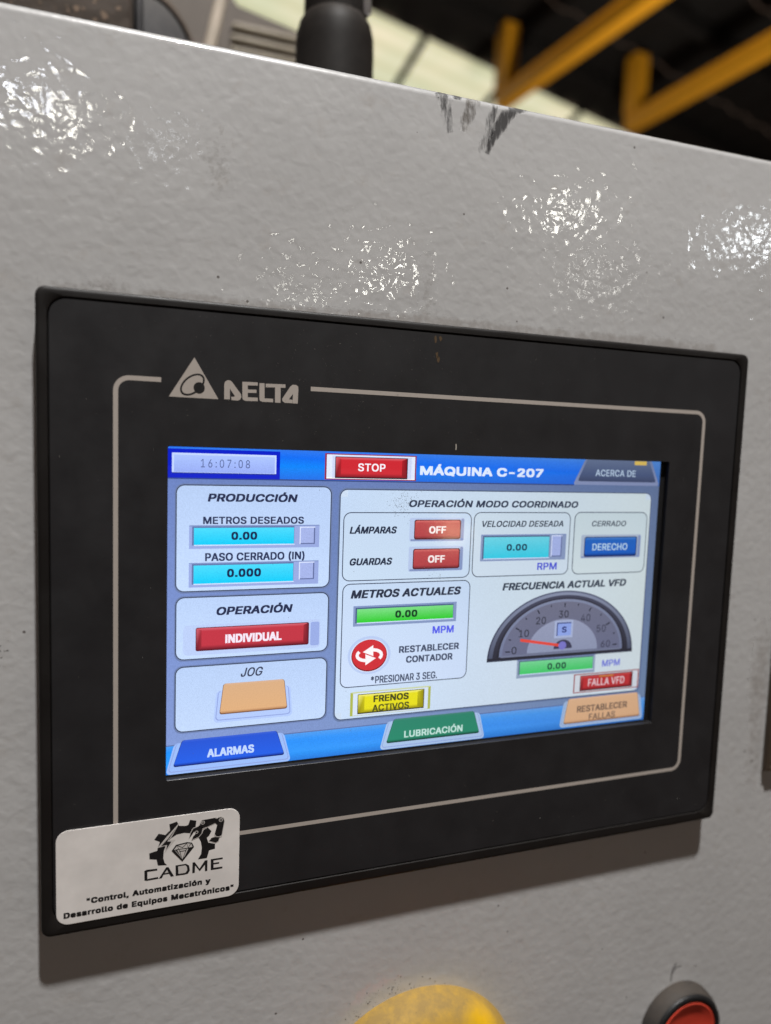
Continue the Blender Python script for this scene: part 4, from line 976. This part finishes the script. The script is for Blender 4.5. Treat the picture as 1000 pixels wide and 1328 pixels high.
# finger smudge of grey dust on the glass
vs, fs, cc = [], [], []
for i in range(260):
    if i < 170: x, y = rnd.gauss(-13.5, 1.9), rnd.gauss(29.6, 2.0)
    elif i < 215: x, y = rnd.gauss(-3, 2.6), rnd.gauss(9.6, 1.2); y -= (x + 3) * .4
    else: x, y = rnd.uniform(-76, 74), rnd.uniform(-42, 42)
    r = rnd.uniform(.05, .13); b = len(vs); g = rnd.uniform(.08, .25)
    for k in range(4):
        a_ = math.pi / 2 * k + .4; vs.append((x + r * math.cos(a_), y + r * math.sin(a_) * rnd.uniform(.5, 1.6), ZS + .26)); cc += [g, g, g, 1]
    fs.append((b, b + 1, b + 2, b + 3))
me = mesh('dust', vs, fs); a = me.color_attributes.new('col', 'FLOAT_COLOR', 'POINT'); a.data.foreach_set('color', cc)
link('dust', me, lcd, M_ink, kind='stuff')

# ------------------------------------------------------------------ sticker
st = thing('sticker', 'white rounded sticker with gear logo stuck over the lower left corner of the touch panel', 'sticker')
sl = [L3(rrect(-104.4, -78.75, -58.6, -53.6, 3.0, 8), 0.01), L3(rrect(-104.4, -78.75, -58.6, -53.6, 3.0, 8), .12), L3(rrect(-104.3, -78.65, -58.7, -53.7, 2.9, 8), .16)]
me = loft('backing', sl, cap0=True, cap1=True)
link('backing', me, st, M_stick)
BK = (0.012, 0.011, 0.012, 1); PAP = (0.68, 0.64, 0.61, 1)
A = Art(.172)
for k in ('gear1', 'gear2'): A.poly(LOGO[k], BK, 0)
A.poly(LOGO['bolt_white'], PAP, 1); A.poly(LOGO['bolt_in'], BK, 2)
A.build('gear_emblem', st, M_ink)
A = Art(.172)
def grow(pts, s):
    cx = sum(p[0] for p in pts) / len(pts); cy = sum(p[1] for p in pts) / len(pts)
    return [(cx + (x - cx) * s, cy + (y - cy) * s) for x, y in pts]
for k in ('arm1', 'arm2', 'arm3', 'claw'):
    A.poly(grow(LOGO[k], 1.13), PAP, 3)
for k in ('arm1', 'arm2', 'arm3', 'claw'):
    A.poly(LOGO[k], BK, 4)
for k in ('joint1', 'joint2'):
    x, y = LOGO[k][0]
    A.ellipse(x, y, .52, .52, PAP, 5, 18); A.ellipse(x, y, .36, .36, BK, 6, 18); A.ellipse(x, y, .14, .14, PAP, 7, 10)
A.ellipse(-70.0, -58.9, .42, .42, PAP, 5, 14); A.ellipse(-70.0, -58.9, .25, .25, BK, 6, 14)
stroke(A, [(-68.5, -58.3), (-67.6, -57.9)], .16, PAP, 7); stroke(A, [(-66.3, -61.1), (-65.2, -60.9), (-64.1, -61.1)], .18, PAP, 7)
A.build('robot_arm_emblem', st, M_ink)
A = Art(.172)
A.poly(LOGO['dia_out'], BK, 3); A.poly(LOGO['dia_in'], PAP, 4)
A.poly(LOGO['dia_r1'], BK, 5); A.poly(LOGO['dia_r2'], BK, 5)
A.poly([(-75.7, -62.9), (-74.9, -63.05), (-73.8, -65.6)], PAP, 5.4); A.poly([(-75.5, -63.0), (-75.0, -63.08), (-73.9, -65.3)], BK, 5.8)
for p in ([(-76.2, -63.05), (-74.6, -62.95), (-72.4, -63.0), (-70.8, -62.9)], [(-74.6, -62.95), (-75.0, -61.9), (-73.6, -62.6), (-72.5, -61.6), (-72.2, -62.9), (-71.5, -61.9)],
          [(-74.4, -63.2), (-73.65, -66.1), (-72.6, -63.2)], [(-74.4, -63.6), (-72.7, -63.6)]):
    stroke(A, p, .2, BK, 6)
A.build('diamond_emblem', st, M_ink)
A = Art(.172)
for k in ('C', 'Aa', 'Dd', 'M', 'Ee'): A.poly(LOGO[k], BK, 1)
for k in ('Ah', 'Dh'): A.poly(LOGO[k], PAP, 2)
A.build('lettering', st, M_ink, label='reads CADME')
A = Art(.172)
A.text('"Control, Automatización y', -97.3, -66.2, -74.0, -72.35, BK, 1, .18, 0, 60)
A.build('lettering', st, M_ink, label='first line of the slogan')
A = Art(.172)
A.text('Desarrollo de Equipos Mecatrónicos"', -102.7, -60.0, -77.0, -75.35, BK, 1, .18, 0, 60)
A.build('lettering', st, M_ink, label='second line of the slogan')

# ------------------------------------------------------------------ push buttons below the panel
M_yel = plastic('yellow_plastic', (0.74, 0.42, 0.006, 1), 0.36, 0.5, 0.00003, 900, 0.86, (0.25, 0.17, 0.07, 1), (16, -137, 2, 9.5))
M_col = plastic('dusty_collar', (0.022, 0.026, 0.031, 1), 0.55, 0.3, 0.00003, 900, 0.3, (0.17, 0.12, 0.075, 1))
M_red = plastic('red_plastic', (0.62, 0.05, 0.025, 1), 0.36, 0.5, 0, 900, 0.12)
es = thing('emergency_stop', 'dusty yellow round housing of the emergency stop, cut off below the panel', 'emergency stop')
link('housing', lathe('housing', -0.7, -160.5, [(35.8, WZ), (35.6, WZ + 2.5), (34.6, WZ + 6.5), (32.0, WZ + 9.5), (28.8, WZ + 11.3), (26.5, WZ + 11.8), (22, WZ + 11.9)]), es, M_yel)
link('mushroom_head', lathe('mushroom_head', -0.7, -160.5, [(11, WZ + 11.9), (11, WZ + 19), (19, WZ + 20.5), (19.6, WZ + 23), (18.5, WZ + 26.5), (14, WZ + 29), (7, WZ + 30.2), (1, WZ + 30.5)]), es, M_red)
rg = random.Random(11)
vs, fs = [], []
for i in range(240):
    if i < 90:
        a = math.radians(rg.uniform(55, 150)); rr_ = rg.uniform(29, 34.5)
        x, y = -0.7 + rr_ * math.cos(a), -160.5 + rr_ * math.sin(a); z = WZ + 6.6 + (34.6 - rr_) * 0.85
    else:
        a = math.radians(rg.gauss(112, 17)); rr_ = 36.2 + abs(rg.gauss(0, 3.2))
        x, y = -0.7 + rr_ * math.cos(a), -160.5 + rr_ * math.sin(a); z = WZ + .03
    r = rg.choice((.08, .12, .16, .3)) * rg.uniform(.6, 1.1); b = len(vs)
    for k in range(5):
        t = 2 * math.pi * k / 5; vs.append((x + r * math.cos(t) * rg.uniform(.6, 1.2), y + r * math.sin(t) * rg.uniform(.6, 1.2), z - .05))
    vs.append((x, y, z + r * .5))
    fs += [(b + k, b + (k + 1) % 5, b + 5) for k in range(5)]
link('grit', mesh('grit', vs, fs), es, plastic('dark_grit', (0.06, 0.05, 0.04, 1), 0.7, 0.3), kind='stuff')
pb = thing('push_button', 'red round push button with dusty grey collar at the lower right corner', 'push button')
bx, by = 104.2, -163.4
link('collar', lathe('collar', bx, by, [(16.2, WZ), (16.2, WZ + 1), (15.9, WZ + 3.4), (15.2, WZ + 5.0), (14.9, WZ + 5.3)], cap=False), pb, M_col)
link('ring', lathe('ring', bx, by, [(14.9, WZ + 5.2), (14.8, WZ + 5.9), (14.3, WZ + 6.3), (12.9, WZ + 6.3), (12.5, WZ + 5.6), (12.4, WZ + 3)], cap=False), pb, M_black)
link('cap', lathe('cap', bx, by, [(12.4, WZ + 4.0), (12.35, WZ + 5.8), (11.9, WZ + 6.3), (11.6, WZ + 6.2), (9.5, WZ + 5.2), (6, WZ + 4.5), (2, WZ + 4.2), (.3, WZ + 4.2)]), pb, M_red)

# worn metal plate at the right edge
M_metal = plastic('worn_metal', (0.13, 0.105, 0.08, 1), 0.42, 0.6, 0.00006, 400, 0.7, (0.16, 0.11, 0.07, 1))
bpy_m = M_metal.node_tree.nodes['Principled BSDF']; bpy_m.inputs['Metallic'].default_value = 0.55
pl = thing('latch_plate', 'worn brownish metal plate on the cabinet at the right edge of the picture', 'metal plate')
link('plate', bevel_me(box_me('plate', 135.7, -69.6, WZ - .01, 176, 6, WZ + 2.4), .4), pl, M_metal)
link('rim', bevel_me(box_me('rim', 137.0, -69.0, WZ + 2.3, 174, -66.6, WZ + 3.4), .8), pl, M_metal)
link('rim', bevel_me(box_me('rim', 137.0, -66.4, WZ + 2.3, 139.0, 4, WZ + 3.4), .8), pl, M_metal)

# ------------------------------------------------------------------ things behind the cabinet's top edge
M_gland = plastic('gland_plastic', (0.006, 0.006, 0.0065, 1), 0.5, 0.14, 0, 900, 0.15)
fz, fx = -138.0, -1.5
fit = thing('cable_gland', 'black cylindrical fitting with narrower neck standing up behind the cabinet edge', 'fitting')
top = edge_y(0)
link('body', lathe_y('body', fx, fz, [(17.2, top - 1), (17.4, top + 10), (17.4, 220), (17.1, 226), (16.0, 230.5), (14.4, 233), (13.6, 234)]), fit, M_gland)
link('neck', lathe_y('neck', fx, fz, [(13.9, 233), (14.0, 234), (14.0, 246), (14.0, 262), (13.6, 263)]), fit, M_gland)
M_chrome, _nt, _bs = new_mat('bright_steel'); _bs.inputs['Metallic'].default_value = 1; _bs.inputs['Roughness'].default_value = .3; _bs.inputs['Base Color'].default_value = (.42, .40, .40, 1)
link('chrome_highlight', bevel_me(box_me('chrome_highlight', fx + 9.6, 234, fz + 7.5, fx + 13.4, 262, fz + 10.6), .8), fit, M_chrome)  # steel strip added for the chrome highlight on the neck's right side

M_iron = plastic('dirty_iron', (0.03, 0.025, 0.022, 1), 0.65, 0.4, 0.0015, 90, 1.0, (0.12, 0.085, 0.06, 1))
M_iron2 = plastic('grey_iron', (0.03, 0.031, 0.036, 1), 0.7, 0.3, 0.0006, 90, 0.6, (0.13, 0.12, 0.11, 1))
def cyl_x(name, x0, x1, cy, cz, r, mat, parent, n=64, ch=3):
    prof = [(r - ch, x0), (r, x0 + ch), (r, x1 - ch), (r - ch, x1)]
    lp = [[(x, cy + q * math.sin(2 * math.pi * i / n), cz + q * math.cos(2 * math.pi * i / n)) for i in range(n)] for q, x in prof]
    return link(name, loft(name, lp, cap0=True, cap1=True, smooth=True), parent, mat)
dr = thing('iron_roller', 'dirty brown-grey iron roller behind the cabinet at the top left', 'roller')
cyl_x('drum', -240, -86.5, 232, -205, 42, M_iron, dr)
rg = random.Random(3); vs, fs = [], []
for i in range(260):
    a = math.radians(rg.uniform(-80, 60)); x = rg.uniform(-170, -88); r = rg.uniform(.3, 1.5); b = len(vs); R0 = 42.15
    for k in range(7):
        t = 2 * math.pi * k / 7; q = r * rg.uniform(.6, 1.3); da = q * math.sin(t) / R0
        vs.append((x + q * math.cos(t), 232 + R0 * math.sin(a + da), -205 + R0 * math.cos(a + da)))
    fs.append(tuple(range(b, b + 7)))
link('rust_flakes', fix_normals(mesh('rust_flakes', vs, fs)), dr, plastic('pale_rust', (0.17, 0.12, 0.085, 1), 0.7, 0.3), kind='stuff')
cyl_x('flange', -86, -82, 228, -205, 36, M_iron2, dr)
dd = thing('rounded_motor_housing', 'smooth grey rounded housing with a curved rim beside the iron roller', 'housing')
def ball(name, cx, cy, cz, rx, ry, rz, mat, parent, n=48):
    lp = []
    for k in range(1, 24):
        t = math.pi * k / 24
        lp.append([(cx + rx * math.sin(t) * math.cos(2 * math.pi * i / n), cy + ry * math.sin(t) * math.sin(2 * math.pi * i / n), cz + rz * math.cos(t)) for i in range(n)])
    return link(name, loft(name, lp, cap0=True, cap1=True, smooth=True), parent, mat)
ball('casing', -82, 218, -215, 29, 46, 40, M_iron2, dd)
n = 64
lp = []
for rr_, zz in ((1.0, -176), (1.05, -176), (1.05, -184), (1.0, -184)):
    lp.append([(-82 + 27 * rr_ * math.cos(2 * math.pi * i / n), 216 + 43 * rr_ * math.sin(2 * math.pi * i / n), zz - 18) for i in range(n)])
lp.append(lp[0])
link('rim', loft('rim', lp, smooth=True), dd, M_iron)
M_beige = plastic('beige_paint', (0.42, 0.36, 0.29, 1), 0.5, 0.4, 0, 900, 0.2)
po = thing('leaning_pole', 'pale beige pole leaning behind the rounded housing', 'pole')
def tube(name, p0, p1, r, mat, parent, n=20):
    a, b = Vector(p0), Vector(p1); d = (b - a).normalized(); u = d.orthogonal().normalized(); w = d.cross(u)
    lp = [[tuple(c + u * r * math.cos(2 * math.pi * i / n) + w * r * math.sin(2 * math.pi * i / n)) for i in range(n)] for c in (a, b)]
    me = loft(name, lp, cap0=True, cap1=True, smooth=True); me.set_sharp_from_angle(angle=math.radians(50))
    return link(name, me, parent, mat)
tube('pole', (-54, 235, -300), (-26, 360, -300), 4.0, M_beige, po)
tube('foot_plate', (-54.5, 231, -300), (-53.6, 236, -300), 9.0, M_beige, po)
M_brwn = plastic('brown_sheet', (0.075, 0.06, 0.048, 1), 0.55, 0.4, 0, 900, 0.3)
M_pale = plastic('pale_slat', (0.27, 0.235, 0.18, 1), 0.5, 0.4, 0, 900, 0.2)
lv = thing('louvred_cover', 'brown louvred machine cover with pale slats left of the black fitting', 'machine cover')
lz = -420
sk = lambda x, y: (x, y, lz)
# sheet with a sloping top edge
lp0 = [(-190, 290), (70, 290), (66, 372), (37, 383), (-8, 391), (-14, 398), (-16, 500), (-190, 500)]
link('sheet', loft('sheet', [[(x, y, lz - 20) for x, y in lp0], [(x, y, lz) for x, y in lp0]], cap0=True, cap1=True), lv, M_brwn)
for i in range(7):
    y = 316 + i * 9.2
    link('slat', bevel_me(box_me('slat', -16 + i * .5, y, lz + .5, 36 + i * .5, y + 4.0, lz + 7), 1.0, 2), lv, M_pale)
link('back_post', box_me('back_post', -190, 147, lz - 19, 70, 289.5, lz - 3), lv, M_brwn)

# ------------------------------------------------------------------ hall roof: dark sheets, a translucent strip, yellow steelwork   (metres * 1000)
CX, CY, CZ = -86.4, 45.3, 187.5
def RW(x, y, z): return (CX + x * 1000, CY + y * 1000, CZ + z * 1000)
M_roof = plastic('dark_roof_sheet', (0.011, 0.010, 0.010, 1), 0.75, 0.2)  # even near-black base colour for sheets, bars and purlins
M_sky, nt, bs = new_mat('translucent_sheet')
cc_ = tex(nt, 'noise', 1.2, objco(nt), 3, .6)
skc = mix(nt, ramp(nt, cc_, [(0.35, G(0)), (0.7, G(1))]), srgb(218, 224, 188), srgb(250, 238, 204))
wv = N(nt, 'ShaderNodeTexWave'); wv.bands_direction = 'Y'; wv.inputs['Scale'].default_value = 1.1; wv.inputs['Distortion'].default_value = 0.6  # rib shading put into the glow as colour bands, without relief
mp_ = N(nt, 'ShaderNodeMapping'); mp_.inputs['Rotation'].default_value = (0, 0, math.radians(-17)); nt.links.new(objco(nt), mp_.inputs[0]); nt.links.new(mp_.outputs[0], wv.inputs['Vector'])
nt.links.new(mix(nt, ramp(nt, wv.outputs['Fac'], [(0.1, G(0.45)), (0.5, G(0))]), skc, srgb(196, 196, 150)), bs.inputs['Emission Color'])
bs.inputs['Emission Strength'].default_value = 0.82
bs.inputs['Base Color'].default_value = (.5, .5, .42, 1)
M_ybeam = plastic('yellow_steel_paint', (0.60, 0.27, 0.012, 1), 0.5, 0.4)
ux, uz = 0.9567, -0.2907                     # along the strip
px, pz = 0.06, -0.998                        # dividers, away from us
O0 = (1.62, -6.00)
def SP(t, s, h=3.65): return RW(O0[0] + ux * t + px * s, h, O0[1] + uz * t + pz * s)
def slab(name, q, th, mat, parent, h=3.65, **kw):
    lo = [SP(t, s, h) for t, s in q]; hi = [SP(t, s, h + th) for t, s in q]
    return link(name, loft(name, [lo, hi], cap0=True, cap1=True), parent, mat, **kw)
roof = thing('hall_roof', 'dark sheet roof of the hall with a pale translucent strip, high behind the cabinet', 'roof')
bars = [-1.9, -0.2, 0.86, 1.92, 3.02, 4.1, 5.2]
for i in range(len(bars) - 1):
    slab('skylight_panel', [(bars[i] + .035, 0), (bars[i + 1] - .035, 0), (bars[i + 1] - .035, 3.4), (bars[i] + .035, 3.4)], .02, M_sky, roof)
for b in bars:
    slab('glazing_bar', [(b - .034, -.02), (b + .034, -.02), (b + .034, 3.42), (b - .034, 3.42)], .08, M_roof, roof, 3.62)
# corrugated dark sheets in front of the strip, each rib a fold
for k in range(6):
    s0, s1 = -0.03 - 1.1 * k, -0.03 - 1.1 * (k + 1) + .02
    ts = [-6 + .1 * i for i in range(0, 170)]
    lo = [SP(t, s0, 3.66 + (.03 if i % 4 < 2 else 0)) for i, t in enumerate(ts)]
    hi = [SP(t, s1, 3.66 + (.03 if i % 4 < 2 else 0)) for i, t in enumerate(ts)]
    link('roof_sheet', loft('roof_sheet', [lo, hi], closed=False), roof, M_roof)
slab('roof_sheet', [(-6, 3.45), (11, 3.45), (11, 9), (-6, 9)], .03, M_roof, roof)
slab('roof_sheet', [(-6, 0), (-1.95, 0), (-1.95, 3.4), (-6, 3.4)], .03, M_roof, roof)
slab('roof_sheet', [(5.25, 0), (11, 0), (11, 3.4), (5.25, 3.4)], .03, M_roof, roof)
for k in range(5):
    s = -0.6 - 1.15 * k
    slab('purlin', [(-6, s), (11, s), (11, s - .09), (-6, s - .09)], .12, M_roof, roof, 3.53)

def ybeam(label, vx, vz, dx, dz, L, h, post_top):
    t_ = thing('roof_beam', label, 'steel beam', 'yellow roof beams')
    l = math.hypot(dx, dz); dx, dz = dx / l, dz / l; nx, nz = -dz, dx
    def bar(name, w, y0, y1, s0=-.06):
        lo = [RW(vx + dx * s + nx * w * k, y, vz + dz * s + nz * w * k) for s, k, y in ((s0, -1, y0), (s0, 1, y0), (s0, 1, y1), (s0, -1, y1))]
        hi = [RW(vx + dx * s + nx * w * k, y, vz + dz * s + nz * w * k) for s, k, y in ((L, -1, y0), (L, 1, y0), (L, 1, y1), (L, -1, y1))]
        link(name, loft(name, [lo, hi], cap0=True, cap1=True), t_, M_ybeam)
    bar('box_girder', .062, h - .05, h + .06)
    bar('top_strap', .07, h + .061, h + .069)
    q = [(-.07, -.07), (.07, -.07), (.07, .07), (-.07, .07)]
    lo = [RW(vx + nx * a + dx * b, h + .086, vz + nz * a + dz * b) for a, b in q]
    hi = [RW(vx + nx * a + dx * b, post_top, vz + nz * a + dz * b) for a, b in q]
    link('post', loft('post', [lo, hi], cap0=True, cap1=True), t_, M_ybeam)
ybeam('yellow steel beam in the hall roof, the left of the two, meeting the pale skylight', 3.0, -5.71, .115, .99, 5.6, 3.0, 3.60)
ybeam('yellow steel beam in the hall roof, the right of the two, before dark sheets', 4.27, -5.62, .07, .997, 5.6, 3.0, 3.57)
